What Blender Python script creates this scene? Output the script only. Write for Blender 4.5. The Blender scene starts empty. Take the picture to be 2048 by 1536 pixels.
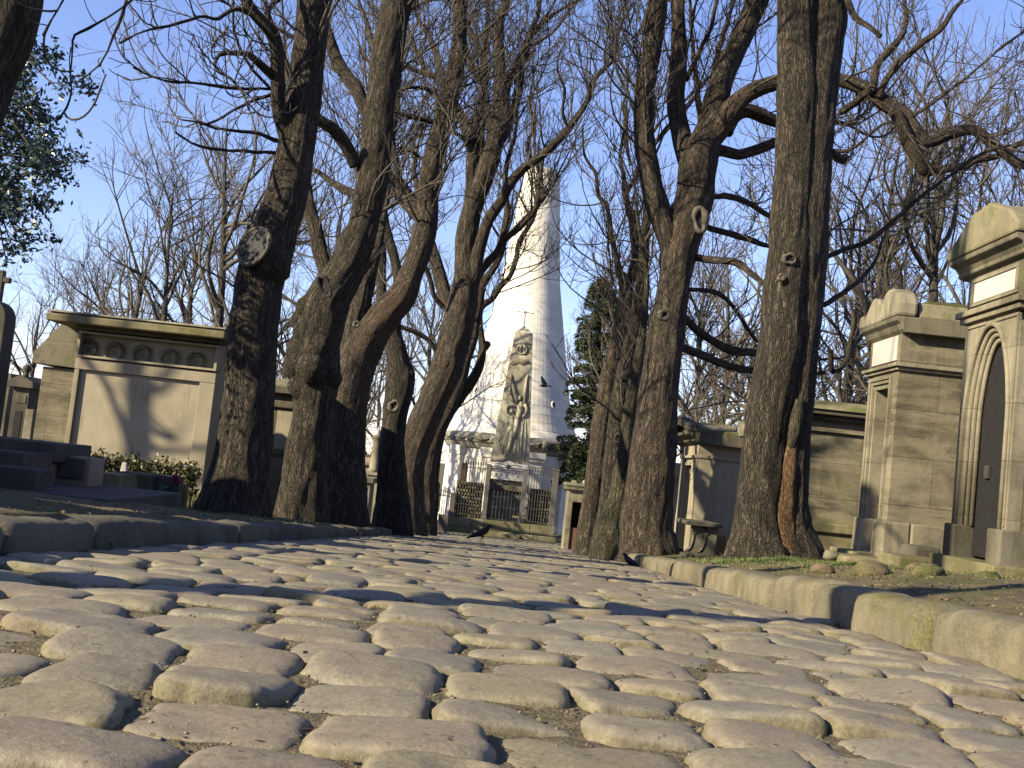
import bpy, bmesh, math, random
import numpy as np
rng = np.random.default_rng(7); random.seed(7)
sc = bpy.context.scene
rad = math.radians

# ------------------------------------------------------------------ camera
F = 2200.0; TH = rad(4.3); RO = rad(6.1); HC = .42          # focal length in photo pixels (2048 wide), pitch, roll, height
Fw = np.array([0, math.cos(TH), math.sin(TH)]); r0 = np.array([1., 0, 0]); u0 = np.array([0, -math.sin(TH), math.cos(TH)])
Rv = math.cos(RO)*r0+math.sin(RO)*u0; Uv = -math.sin(RO)*r0+math.cos(RO)*u0
O = np.array([0, 0, HC])
cam = bpy.data.cameras.new('camera'); co = bpy.data.objects.new('camera', cam); sc.collection.objects.link(co)
cam.sensor_width = 36; cam.lens = 36*F/2048; cam.clip_start = .05; cam.clip_end = 3000
from mathutils import Matrix, Vector
M = Matrix.Identity(4)
for i in range(3):
    M[i][0] = Rv[i]; M[i][1] = Uv[i]; M[i][2] = -Fw[i]; M[i][3] = O[i]
co.matrix_world = M
sc.camera = co
def ray(px, py): return Fw*F+Rv*(px-1024)+Uv*(768-py)
def P(px, py, d):
    v = ray(px, py); return O+v*d/v[1]
def PX(px, py, X):
    v = ray(px, py); return O+v*X/v[0]
def Z(px, py, d): return float(P(px, py, d)[2])

# ------------------------------------------------------------------ light
SUN_AZ = rad(61); SUN_EL = rad(26)                          # azimuth: to the left of straight behind the camera
S = np.array([-math.sin(SUN_AZ)*math.cos(SUN_EL), -math.cos(SUN_AZ)*math.cos(SUN_EL), math.sin(SUN_EL)])
w = bpy.data.worlds.new('World'); sc.world = w; w.use_nodes = True
nt = w.node_tree; bg = nt.nodes['Background']
sky = nt.nodes.new('ShaderNodeTexSky'); sky.sky_type = 'NISHITA'; sky.sun_disc = False
sky.sun_elevation = SUN_EL; sky.sun_rotation = math.atan2(S[0], S[1])
sky.air_density = 1.0; sky.dust_density = .15; sky.ozone_density = 3.0; sky.altitude = 100
tn = nt.nodes.new('ShaderNodeMix'); tn.data_type = 'RGBA'; tn.blend_type = 'MULTIPLY'; tn.inputs[0].default_value = 1; tn.inputs[7].default_value = (1.05, .915, 1.08, 1)
nt.links.new(sky.outputs[0], tn.inputs[6]); nt.links.new(tn.outputs[2], bg.inputs[0]); bg.inputs[1].default_value = .084
sl = bpy.data.lights.new('sun', 'SUN'); so = bpy.data.objects.new('sun', sl); sc.collection.objects.link(so)
sl.energy = 5.0; sl.angle = rad(.55); sl.color = (1, .885, .62)
so.rotation_euler = Vector(-S).to_track_quat('-Z', 'Y').to_euler()
sc.view_settings.view_transform = 'Standard'; sc.view_settings.look = 'None'; sc.view_settings.gamma = 1
sc.view_settings.exposure = 1.5
sc.cycles.use_denoising = True
sc.cycles.max_bounces = 6; sc.cycles.diffuse_bounces = 3; sc.cycles.glossy_bounces = 2; sc.cycles.transparent_max_bounces = 8

# ------------------------------------------------------------------ helpers
def tag(o, label=None, cat=None, group=None, kind=None):
    if label: o['label'] = label
    if cat: o['category'] = cat
    if group: o['group'] = group
    if kind: o['kind'] = kind
    return o
def empty(name, loc, label=None, cat=None, group=None):
    o = bpy.data.objects.new(name, None); sc.collection.objects.link(o)
    o.location = [float(a) for a in loc]; o.empty_display_size = .2
    return tag(o, label, cat, group)
def link(name, me, mat, parent=None):
    o = bpy.data.objects.new(name, me); sc.collection.objects.link(o)
    if mat: me.materials.append(mat)
    if parent: o.parent = parent
    return o
def np_mesh(name, V, Q, T=None, smooth=True, attrs=None):
    """V (n,3); Q (m,4) quads; T (k,3) tris; attrs {name: (n,3)} colour per vertex"""
    me = bpy.data.meshes.new(name)
    Q = np.zeros((0, 4), int) if Q is None or len(Q) == 0 else np.asarray(Q)
    T = np.zeros((0, 3), int) if T is None or len(T) == 0 else np.asarray(T)
    me.vertices.add(len(V)); me.vertices.foreach_set('co', np.asarray(V, np.float32).ravel())
    nl = len(Q)*4+len(T)*3
    me.loops.add(nl); me.loops.foreach_set('vertex_index', np.concatenate([Q.ravel(), T.ravel()]).astype(np.int32))
    me.polygons.add(len(Q)+len(T))
    st = np.concatenate([np.arange(len(Q))*4, len(Q)*4+np.arange(len(T))*3]).astype(np.int32)
    me.polygons.foreach_set('loop_start', st)
    me.polygons.foreach_set('use_smooth', np.full(len(Q)+len(T), smooth))
    if attrs:
        for k, a in attrs.items():
            at = me.attributes.new(k, 'FLOAT_VECTOR', 'POINT'); at.data.foreach_set('vector', np.asarray(a, np.float32).ravel())
    me.update(); me.validate()
    return me
# smooth pseudo-noise in 3-D, sums of sines
_k = rng.normal(size=(14, 3)); _k /= np.linalg.norm(_k, axis=1)[:, None]; _ph = rng.uniform(0, 6.28, 14); _fr = np.linspace(.7, 4.2, 14); _am = 1/_fr; _am /= _am.sum()
def nz(p, s=1.0, seed=0.0):
    p = np.asarray(p, float)*s+seed*3.7
    r = 0
    for i in range(14):
        r = r+_am[i]*np.sin((p@_k[i])*_fr[i]*2+_ph[i]+1.3*np.sin(p@_k[(i+5) % 14]*1.7))
    return r*1.6

def lump(mb, c, r, seed=0, n=16, m=10):
    V = []; Fs = []
    for i in range(m+1):
        ph = math.pi*i/m
        for k in range(n):
            a = 2*math.pi*k/n; dv = np.array([math.sin(ph)*math.cos(a), math.sin(ph)*math.sin(a), -math.cos(ph)]); q = 1+.22*nz(dv[None], 2.2, seed)[0]+.08*nz(dv[None], 6, seed)[0]
            V.append((c[0]+r[0]*dv[0]*q, c[1]+r[1]*dv[1]*q, c[2]+r[2]*dv[2]*q))
    for i in range(m):
        for k in range(n): Fs.append((i*n+k, i*n+(k+1) % n, (i+1)*n+(k+1) % n, (i+1)*n+k))
    mb.add(V, Fs)
class MB:
    """collects polygons in world coordinates; build() links them as ONE object"""
    def __init__(s): s.v = []; s.f = []; s.n = 0
    def add(s, V, Fs):
        s.v.append(np.asarray(V, float)); s.f += [[i+s.n for i in f] for f in Fs]; s.n += len(V)
    def box(s, x0, x1, y0, y1, z0, z1, tx=0, ty=0):
        """tx, ty: how much each top edge is drawn in"""
        V = [(x0, y0, z0), (x1, y0, z0), (x1, y1, z0), (x0, y1, z0), (x0+tx, y0+ty, z1), (x1-tx, y0+ty, z1), (x1-tx, y1-ty, z1), (x0+tx, y1-ty, z1)]
        s.add(V, [(3, 2, 1, 0), (4, 5, 6, 7), (0, 1, 5, 4), (1, 2, 6, 5), (2, 3, 7, 6), (3, 0, 4, 7)]); return s
    def prism(s, poly, a0, a1, axis='x'):
        """poly of 2-D points extruded along axis; x: (y,z), y: (x,z), z: (x,y)"""
        n = len(poly); V = []
        for a in (a0, a1):
            for p, q in poly: V.append({'x': (a, p, q), 'y': (p, a, q), 'z': (p, q, a)}[axis])
        s.add(V, [list(range(n))[::-1], list(range(n, 2*n))]+[[i, (i+1) % n, n+(i+1) % n, n+i] for i in range(n)]); return s
    def lathe(s, prof, cx, cy, n=24, a0=0, a1=2*math.pi):
        V = []; full = abs(a1-a0-2*math.pi) < 1e-6; m = n if full else n+1
        for r, z in prof:
            for k in range(m):
                a = a0+(a1-a0)*k/n; V.append((cx+r*math.cos(a), cy+r*math.sin(a), z))
        Fs = []
        for i in range(len(prof)-1):
            for k in range(n if full else n):
                k2 = (k+1) % m if full else k+1
                Fs.append((i*m+k, i*m+k2, (i+1)*m+k2, (i+1)*m+k))
        if full:
            Fs += [list(range(m))[::-1], list(range((len(prof)-1)*m, len(prof)*m))]
        s.add(V, Fs); return s
    def tube(s, pts, r, n=8, cap=True):
        pts = np.asarray(pts, float); N = len(pts); r = np.full(N, r) if np.isscalar(r) else np.asarray(r, float)
        T = np.gradient(pts, axis=0); T /= np.linalg.norm(T, axis=1)[:, None]+1e-9
        ax = np.eye(3)[np.argmin(np.abs(T.mean(0)))]
        A = np.cross(T, ax); A /= np.linalg.norm(A, axis=1)[:, None]; B = np.cross(T, A)
        th = np.arange(n)*2*np.pi/n
        V = pts[:, None]+r[:, None, None]*(np.cos(th)[None, :, None]*A[:, None]+np.sin(th)[None, :, None]*B[:, None])
        Fs = [(i*n+k, i*n+(k+1) % n, (i+1)*n+(k+1) % n, (i+1)*n+k) for i in range(N-1) for k in range(n)]
        if cap: Fs += [list(range(n))[::-1], list(range((N-1)*n, N*n))]
        s.add(V.reshape(-1, 3), Fs); return s
    def ball(s, c, r, n=12, m=8):
        r = (r, r, r) if np.isscalar(r) else r
        V = []; Fs = []
        for i in range(m+1):
            ph = math.pi*i/m
            for k in range(n):
                a = 2*math.pi*k/n; V.append((c[0]+r[0]*math.sin(ph)*math.cos(a), c[1]+r[1]*math.sin(ph)*math.sin(a), c[2]-r[2]*math.cos(ph)))
        for i in range(m):
            for k in range(n): Fs.append((i*n+k, i*n+(k+1) % n, (i+1)*n+(k+1) % n, (i+1)*n+k))
        s.add(V, Fs); return s
    def build(s, name, mat, parent=None, bevel=0, smooth=False, origin=None):
        V = np.concatenate(s.v)
        loc = np.zeros(3)
        if parent is not None:
            loc = np.array(parent.location)
            if parent.parent: loc = loc+np.array(parent.parent.location)
        elif origin is not None: loc = np.array(origin)
        me = bpy.data.meshes.new(name); me.from_pydata((V-loc).tolist(), [], s.f); me.validate()
        bm = bmesh.new(); bm.from_mesh(me); bmesh.ops.recalc_face_normals(bm, faces=bm.faces); bm.to_mesh(me); bm.free()
        if smooth: me.polygons.foreach_set('use_smooth', [True]*len(me.polygons))
        o = link(name, me, mat, parent)
        if parent is None and origin is not None: o.location = loc
        if bevel:
            md = o.modifiers.new('bevel', 'BEVEL'); md.width = bevel; md.segments = 2; md.limit_method = 'ANGLE'; md.angle_limit = rad(40)
        return o

# ------------------------------------------------------------------ materials
class N:
    def __init__(s, name, k=.46):
        s.k = k; s.m = bpy.data.materials.new(name); s.m.use_nodes = True; s.t = s.m.node_tree; s.b = s.t.nodes['Principled BSDF']
        s.b.inputs['Roughness'].default_value = .9; s.b.inputs['Specular IOR Level'].default_value = .25
        s.pos = s.t.nodes.new('ShaderNodeNewGeometry').outputs['Position']
    def new(s, ty, **kw):
        n = s.t.nodes.new(ty)
        for k, v in kw.items(): setattr(n, k, v)
        return n
    def L(s, a, b): s.t.links.new(a, b)
    def mapv(s, sx, sy, sz, src=None):
        n = s.new('ShaderNodeVectorMath', operation='MULTIPLY'); s.L(src or s.pos, n.inputs[0]); n.inputs[1].default_value = (sx, sy, sz); return n.outputs[0]
    def noise(s, scale, detail=5, rough=.6, vec=None, dist=0):
        n = s.new('ShaderNodeTexNoise'); n.inputs['Scale'].default_value = scale; n.inputs['Detail'].default_value = detail
        n.inputs['Roughness'].default_value = rough; n.inputs['Distortion'].default_value = dist; s.L(vec or s.pos, n.inputs['Vector']); return n.outputs['Fac']
    def ramp(s, fac, a, b, v0=0., v1=1.):
        n = s.new('ShaderNodeMapRange'); n.inputs[1].default_value = a; n.inputs[2].default_value = b; n.inputs[3].default_value = v0; n.inputs[4].default_value = v1
        n.interpolation_type = 'SMOOTHSTEP'; s.L(fac, n.inputs[0]); return n.outputs[0]
    def mix(s, fac, a, b, mode='MIX'):
        n = s.new('ShaderNodeMix', data_type='RGBA', blend_type=mode)
        for sock, v in ((n.inputs[0], fac), (n.inputs[6], a), (n.inputs[7], b)):
            if isinstance(v, (int, float)): sock.default_value = v
            elif isinstance(v, tuple): sock.default_value = (*[x*s.k for x in v], 1)
            else: s.L(v, sock)
        return n.outputs[2]
    def math(s, op, a, b=0.):
        n = s.new('ShaderNodeMath', operation=op)
        for sock, v in ((n.inputs[0], a), (n.inputs[1], b)):
            if isinstance(v, (int, float)): sock.default_value = v
            else: s.L(v, sock)
        return n.outputs[0]
    def bump(s, h, strength=.5, dist=.02):
        n = s.new('ShaderNodeBump'); n.inputs['Strength'].default_value = strength; n.inputs['Distance'].default_value = dist; s.L(h, n.inputs['Height']); s.L(n.outputs[0], s.b.inputs['Normal'])
    def out(s, col, rough=None):
        if isinstance(col, tuple): s.b.inputs['Base Color'].default_value = (*[x*s.k for x in col], 1)
        else: s.L(col, s.b.inputs['Base Color'])
        if rough is not None: s.b.inputs['Roughness'].default_value = rough
        return s.m
def stone(name, base, dark, moss=.0, streak=.5, joints=None, mosscol=(.085, .10, .02), scale=1.0, bump=.5, speck=.25, k=.46, strata=0.):
    n = N(name, k)
    big = n.noise(.9*scale, 7, .62, dist=.4); fine = n.noise(45*scale, 4, .7); mid = n.noise(6*scale, 6, .65)
    st = n.noise(1.0, 5, .65, vec=n.mapv(5*scale, 5*scale, .55*scale))
    c = n.mix(n.ramp(big, .38, .64), base, dark)
    c = n.mix(n.math('MULTIPLY', n.ramp(st, .46, .74), streak), c, tuple(x*.55 for x in dark))
    c = n.mix(n.math('MULTIPLY', n.ramp(fine, .3, .75), speck), c, tuple(min(1, x*1.25) for x in base))
    c = n.mix(n.math('MULTIPLY', n.ramp(mid, .5, .72), .55), c, dark)
    h = n.math('ADD', n.math('MULTIPLY', mid, .6), n.math('MULTIPLY', fine, .35))
    if strata:
        sn = n.noise(1.0, 6, .7, vec=n.mapv(1.3, 1.3, 9)); c = n.mix(n.math('MULTIPLY', n.ramp(sn, .42, .62), strata), c, tuple(min(1, x*1.25) for x in base)); h = n.math('ADD', h, n.math('MULTIPLY', sn, .8))
    if joints:
        sp = n.new('ShaderNodeSeparateXYZ'); n.L(n.pos, sp.inputs[0]); cb = n.new('ShaderNodeCombineXYZ')
        n.L(n.math('ADD', sp.outputs[0], sp.outputs[1]), cb.inputs[0]); n.L(sp.outputs[2], cb.inputs[1])
        br = n.new('ShaderNodeTexBrick'); n.L(cb.outputs[0], br.inputs['Vector']); br.inputs['Scale'].default_value = 1
        br.inputs['Brick Width'].default_value = joints[0]; br.inputs['Row Height'].default_value = joints[1]; br.inputs['Mortar Size'].default_value = joints[2]; br.inputs['Mortar Smooth'].default_value = .3
        br.inputs['Color1'].default_value = (1, 1, 1, 1); br.inputs['Color2'].default_value = (.8, .79, .76, 1); br.inputs['Mortar'].default_value = (.5, .47, .42, 1)
        c = n.mix(.75, c, br.outputs['Color'], 'MULTIPLY')
        h = n.math('SUBTRACT', h, n.math('MULTIPLY', br.outputs['Fac'], .8))
    if moss > 0:
        mn = n.noise(1.7*scale, 8, .7, dist=.6)
        c = n.mix(n.ramp(mn, .72-moss*.5, .86-moss*.35), c, n.mix(n.ramp(fine, .35, .65), mosscol, tuple(x*1.9 for x in mosscol)))
    n.bump(h, bump, .015)
    return n.out(c, .92)
M_ = {}
def panelface():
    n = N('stained_panel_plaster', .46); big = n.noise(1.6, 7, .65); fine = n.noise(50, 4, .7)
    c = n.mix(n.ramp(big, .35, .7), (.56, .48, .35), (.42, .355, .25)); c = n.mix(n.math('MULTIPLY', n.ramp(fine, .35, .75), .25), c, (.62, .54, .42))
    dr = n.noise(1.0, 4, .6, vec=n.mapv(14, 14, .9)); c = n.mix(n.math('MULTIPLY', n.ramp(dr, .60, .72), .6), c, (.22, .18, .125))
    sp = n.new('ShaderNodeSeparateXYZ'); n.L(n.pos, sp.inputs[0]); lift = n.math('ADD', n.math('MULTIPLY', n.noise(4.5, 6, .7), .9), n.math('MULTIPLY', sp.outputs[2], -1.0))
    c = n.mix(n.math('MULTIPLY', n.ramp(lift, .50, .56), .8), c, (.66, .60, .50))
    n.bump(n.math('ADD', n.math('MULTIPLY', n.ramp(lift, .50, .56), .6), fine), .4, .01); return n.out(c, .95)
M_['panelface'] = panelface()
M_['lime'] = stone('pale_limestone', (.44, .39, .28), (.17, .145, .10), .16, .8, (.9, .42, .004), bump=.35)
M_['tombface'] = stone('tomb_face_stone', (.50, .43, .31), (.36, .30, .21), 0, .5, None, bump=.25, speck=.2)
M_['limegrey'] = stone('grey_limestone', (.27, .24, .17), (.085, .074, .053), .30, .85, (1.1, .5, .004))
M_['side'] = stone('weathered_side_wall', (.30, .26, .175), (.075, .064, .045), .30, .75, (.95, .45, .004), bump=.7, strata=.7)
M_['mossy'] = stone('mossy_stone', (.34, .29, .17), (.13, .115, .055), .52, .5, None, bump=.7, mosscol=(.11, .105, .03))
M_['mossroof'] = stone('mossy_roof_stone', (.34, .30, .19), (.16, .14, .08), .45, .4, None, bump=.7)
M_['dark'] = stone('blackened_stone', (.16, .14, .105), (.07, .062, .05), .2, .5, None)
M_['tower'] = stone('white_tower_stone', (.80, .75, .66), (.68, .63, .56), 0, .25, (1.3, .40, .005), bump=.25, speck=.15, k=.85)
M_['towerlow'] = stone('mossy_tower_base', (.55, .51, .43), (.26, .25, .20), .38, .6, (1.1, .42, .012), mosscol=(.10, .11, .05), k=.55)
M_['obelisk'] = stone('obelisk_stone', (.42, .38, .28), (.25, .22, .155), .05, .5, None, k=.80)
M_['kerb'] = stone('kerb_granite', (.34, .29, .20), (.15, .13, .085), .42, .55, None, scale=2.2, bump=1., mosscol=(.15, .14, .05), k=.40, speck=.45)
M_['kerbleft'] = stone('shaded_kerb_stone', (.20, .175, .13), (.11, .095, .07), .3, .3, None, scale=1.6, bump=.8, mosscol=(.10, .10, .04))  # darker copy of the kerb stone; left side's shade put into the colour
M_['granite'] = stone('pink_granite', (.48, .35, .27), (.30, .22, .18), 0, .2, None, scale=3, bump=.15, speck=.5)
M_['darkgranite'] = stone('dark_granite', (.15, .12, .105), (.09, .075, .07), 0, .2, None, scale=3, bump=.15)
M_['marble'] = stone('white_marble', (.74, .70, .66), (.60, .55, .52), 0, .2, None, bump=.1, speck=.1, k=.46)
M_['brick'] = stone('old_brickwork', (.27, .15, .10), (.18, .11, .08), 0, .2, (.22, .07, .012))
def plain(name, c, rough=.7, metal=0, bump=0):
    n = N(name); col = n.mix(n.ramp(n.noise(20, 5), .35, .7), c, tuple(x*.6 for x in c)); n.b.inputs['Metallic'].default_value = metal
    if bump: n.bump(n.noise(60, 4), bump, .01)
    return n.out(col, rough)
M_['iron'] = plain('weathered_iron', (.11, .10, .095), .6, .3)
M_['post'] = plain('grey_iron_post', (.20, .185, .17), .7, .1)
M_['rust'] = plain('rusty_iron_door', (.13, .07, .05), .8, .2)
M_['void'] = plain('dark_door_panel', (.022, .02, .02), .8)
M_['crow'] = plain('crow_feathers', (.018, .018, .021), .45)
M_['knot'] = plain('knot_wood', (.19, .155, .12), .85, 0, .4)
M_['stub'] = plain('weathered_shaded_wood', (.065, .062, .06), .8, 0, .4)  # grey dead wood, darkened for the shade on the downward sawn face
M_['pink'] = plain('pink_petals', (.45, .05, .14), .6)
M_['teal'] = plain('grey_green_leaves', (.09, .16, .13), .6)
M_['litter'] = plain('dry_leaf_litter', (.30, .21, .12), .8)
M_['twigs'] = plain('dry_twigs', (.16, .09, .055), .8)

def bark(name, c0, c1, c2, moss=.15, scale=1.0, red=.0):
    n = N(name); at = n.new('ShaderNodeAttribute'); at.attribute_name = 'bark'; v = at.outputs['Vector']
    v1 = n.mapv(scale, scale, scale, v)
    vo = n.new('ShaderNodeTexVoronoi'); vo.feature = 'DISTANCE_TO_EDGE'; vo.inputs['Scale'].default_value = 52
    wob = n.new('ShaderNodeVectorMath', operation='ADD'); n.L(v1, wob.inputs[0])
    nn = n.new('ShaderNodeTexNoise'); nn.inputs['Scale'].default_value = 9; nn.inputs['Detail'].default_value = 4; n.L(v1, nn.inputs['Vector'])
    sc2 = n.new('ShaderNodeVectorMath', operation='SCALE'); n.L(nn.outputs['Color'], sc2.inputs[0]); sc2.inputs['Scale'].default_value = .12; n.L(sc2.outputs[0], wob.inputs[1])
    n.L(wob.outputs[0], vo.inputs['Vector'])
    cr = n.ramp(vo.outputs['Distance'], -.12, .22)
    a = n.noise(26, 6, .72, vec=v1); b = n.noise(3.2, 5, .6, vec=v1)
    c = n.mix(n.ramp(a, .44, .74), c1, c2)
    c = n.mix(cr, c0, c)
    c = n.mix(n.math('MULTIPLY', n.ramp(b, .5, .75), .5), c, tuple(x*.7 for x in c1))
    if red: c = n.mix(n.math('MULTIPLY', n.ramp(n.noise(2.0, 5, .7, vec=v1), .52, .68), red), c, (.20, .12, .075))
    if moss: c = n.mix(n.math('MULTIPLY', n.ramp(n.noise(1.5, 6, .7), .55, .75), moss*2.4), c, (.085, .085, .025))
    h = n.math('ADD', n.math('MULTIPLY', cr, .7), n.math('MULTIPLY', a, .8))
    n.bump(h, .95, .03)
    return n.out(c, .93)
M_['bark'] = bark('chestnut_bark', (.006, .005, .004), (.058, .046, .034), (.28, .22, .155), .16)
M_['bark2'] = bark('reddish_flaking_bark', (.009, .007, .006), (.075, .058, .043), (.34, .265, .195), .06, red=.35)
M_['bark3'] = bark('mossy_grey_bark', (.012, .011, .008), (.08, .07, .045), (.26, .23, .15), .45)
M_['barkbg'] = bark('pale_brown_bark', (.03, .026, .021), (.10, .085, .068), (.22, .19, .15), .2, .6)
M_['scar'] = bark('bare_orange_wood', (.05, .028, .016), (.26, .15, .075), (.46, .30, .17), 0, 1.2)
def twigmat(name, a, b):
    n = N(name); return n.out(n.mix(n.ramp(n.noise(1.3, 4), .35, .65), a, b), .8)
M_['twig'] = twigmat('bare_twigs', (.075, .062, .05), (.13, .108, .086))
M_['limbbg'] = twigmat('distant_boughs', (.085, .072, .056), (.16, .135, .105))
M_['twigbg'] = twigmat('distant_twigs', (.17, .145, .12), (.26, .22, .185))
def leafmat(name, a, b):
    n = N(name); n.b.inputs['Roughness'].default_value = .45
    c = n.mix(n.ramp(n.noise(2.2, 4), .35, .65), a, b); n.L(n.mix(n.ramp(n.noise(30, 2), .4, .6), c, b), n.b.inputs['Base Color'])
    return n.m
M_['ivy'] = leafmat('dark_evergreen_leaves', (.05, .085, .075), (.10, .15, .135)); M_['ivy'].node_tree.nodes['Principled BSDF'].inputs['Roughness'].default_value = .3
M_['cedar'] = leafmat('cedar_needles', (.055, .085, .045), (.11, .13, .055))
M_['hedge'] = leafmat('hedge_leaves', (.05, .055, .02), (.12, .12, .035))
M_['grass'] = leafmat('short_grass', (.10, .16, .025), (.17, .22, .05))

def mat_ground():
    n = N('bare_earth'); a = n.noise(.7, 7, .65); b = n.noise(9, 6, .7); c_ = n.noise(60, 3, .7)
    c = n.mix(n.ramp(a, .4, .65), (.23, .18, .105), (.11, .085, .05))
    c = n.mix(n.ramp(b, .45, .7), c, (.27, .21, .125)); c = n.mix(n.math('MULTIPLY', n.ramp(c_, .55, .7), .6), c, (.36, .29, .18))
    c = n.mix(n.math('MULTIPLY', n.ramp(n.noise(1.3, 7, .72, dist=.5), .46, .60), .85), c, (.11, .12, .03))
    n.bump(n.math('ADD', b, n.math('MULTIPLY', c_, .5)), .9, .03); return n.out(c, .95)
M_['ground'] = mat_ground()
def mat_joint():
    n = N('joint_sand'); b = n.noise(30, 6, .7); c_ = n.noise(110, 3, .7)
    c = n.mix(n.ramp(b, .35, .65), (.15, .12, .07), (.26, .215, .135)); c = n.mix(n.ramp(c_, .55, .68), c, (.42, .36, .25))
    c = n.mix(n.math('MULTIPLY', n.ramp(n.noise(4, 5), .6, .7), .6), c, (.10, .12, .03))
    n.bump(n.math('ADD', b, n.math('MULTIPLY', c_, .7)), 1, .02); return n.out(c, .95)
M_['joint'] = mat_joint()
def mat_cobble():
    n = N('worn_cobbles'); at = n.new('ShaderNodeAttribute'); at.attribute_name = 'col'
    ed = n.new('ShaderNodeAttribute'); ed.attribute_name = 'edge'
    a = n.noise(7, 7, .65, dist=.3); b = n.noise(90, 5, .75); pit = n.noise(38, 3, .5)
    c = n.mix(n.math('MULTIPLY', n.ramp(a, .3, .7), .5), at.outputs['Color'], n.mix(.5, at.outputs['Color'], (.20, .165, .12)))
    c = n.mix(n.math('MULTIPLY', n.ramp(b, .4, .7), .6), c, (.42, .37, .28)); c = n.mix(n.math('MULTIPLY', n.ramp(n.noise(26, 5, .7, dist=.4), .5, .7), .4), c, (.15, .13, .095))
    c = n.mix(n.math('MULTIPLY', n.ramp(b, .55, .25), .35), c, (.12, .105, .08))
    c = n.mix(n.math('MULTIPLY', n.ramp(pit, .66, .74), .8), c, (.06, .05, .04))
    e = n.math('ADD', ed.outputs['Fac'], n.math('MULTIPLY', n.math('SUBTRACT', a, .5), .9))
    c = n.mix(n.math('MULTIPLY', n.ramp(e, .35, .75), .85), c, n.mix(n.ramp(b, .4, .6), (.17, .145, .06), (.27, .22, .13)))
    c = n.mix(n.math('MULTIPLY', n.ramp(n.noise(1.6, 5, .6), .5, .72), .3), c, (.33, .22, .16))
    n.L(n.ramp(a, .3, .7, .5, .85), n.b.inputs['Roughness']); n.b.inputs['Specular IOR Level'].default_value = .35
    h = n.math('SUBTRACT', n.math('ADD', n.math('MULTIPLY', n.noise(55, 6, .75), .6), n.math('MULTIPLY', b, .35)), n.math('MULTIPLY', n.ramp(pit, .70, .78), .5))
    n.bump(h, .5, .009); return n.out(c)
M_['cobble'] = mat_cobble()

# ------------------------------------------------------------------ ground, road, kerbs
def R(y):
    y = np.asarray(y, float)
    return np.where(y < 2, 0, np.where(y < 5, -.062*(y-2)**2/6, np.where(y < 36, -.062*(y-3.5), np.where(y < 60, -2.015-.02*(y-36), -2.495))))
LK = ([-6, 3.4, 4.4, 6.6, 12.5, 21.7, 36, 60], [-1.62, -1.52, -1.45, -1.46, -1.64, -1.88, -2.2, -2.3])
RK = ([-6, 3.0, 3.8, 5.2, 8, 14, 22, 36, 60], [1.66, 1.56, 1.44, 1.33, 1.45, 1.80, 2.15, 2.45, 2.5])
lk = lambda y: np.interp(y, *LK); rk = lambda y: np.interp(y, *RK)
def gz(x, y):
    x = np.asarray(x, float); y = np.asarray(y, float); base = R(y)
    l = lk(y)-x; r = x-rk(y)
    far = np.clip((y-34)/2.5, 0, 1)
    zl = .105+.03*np.clip((l-.25)/1.5, 0, 1); zr = .12+.145*np.clip((r-.25)/1.1, 0, 1)
    lump = nz(np.stack([x, y, x*0], -1), 1.7)*.03+nz(np.stack([x, y, x*0], -1), 6)*.015+nz(np.stack([x, y, x*0], -1), 15)*.006
    z = np.where(l > .1, zl+lump, np.where(r > .1, zr+lump, -.07))
    return base+z*(1-far)+far*np.where((l < .1) & (r < .1), -.02, .02+lump)
xs = np.concatenate([-np.geomspace(500, 6.2, 24), np.arange(-6, 6.01, .09), np.geomspace(6.2, 500, 24)])
ys = np.concatenate([-np.geomspace(300, 3, 10), np.arange(-2.9, 16, .12), np.arange(16, 45, .5), np.geomspace(45.5, 900, 30)])
GX, GY = np.meshgrid(xs, ys); V = np.stack([GX, GY, gz(GX, GY)], -1).reshape(-1, 3)
nx = len(xs); ny = len(ys); ii, jj = np.meshgrid(np.arange(ny-1), np.arange(nx-1), indexing='ij'); a = (ii*nx+jj).ravel()
tag(link('ground', np_mesh('ground', V, np.stack([a, a+1, a+nx+1, a+nx], 1)), M_['ground']), 'bare earth verge with patches of moss and thin grass beside the kerbs', 'ground', kind='structure')

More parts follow.
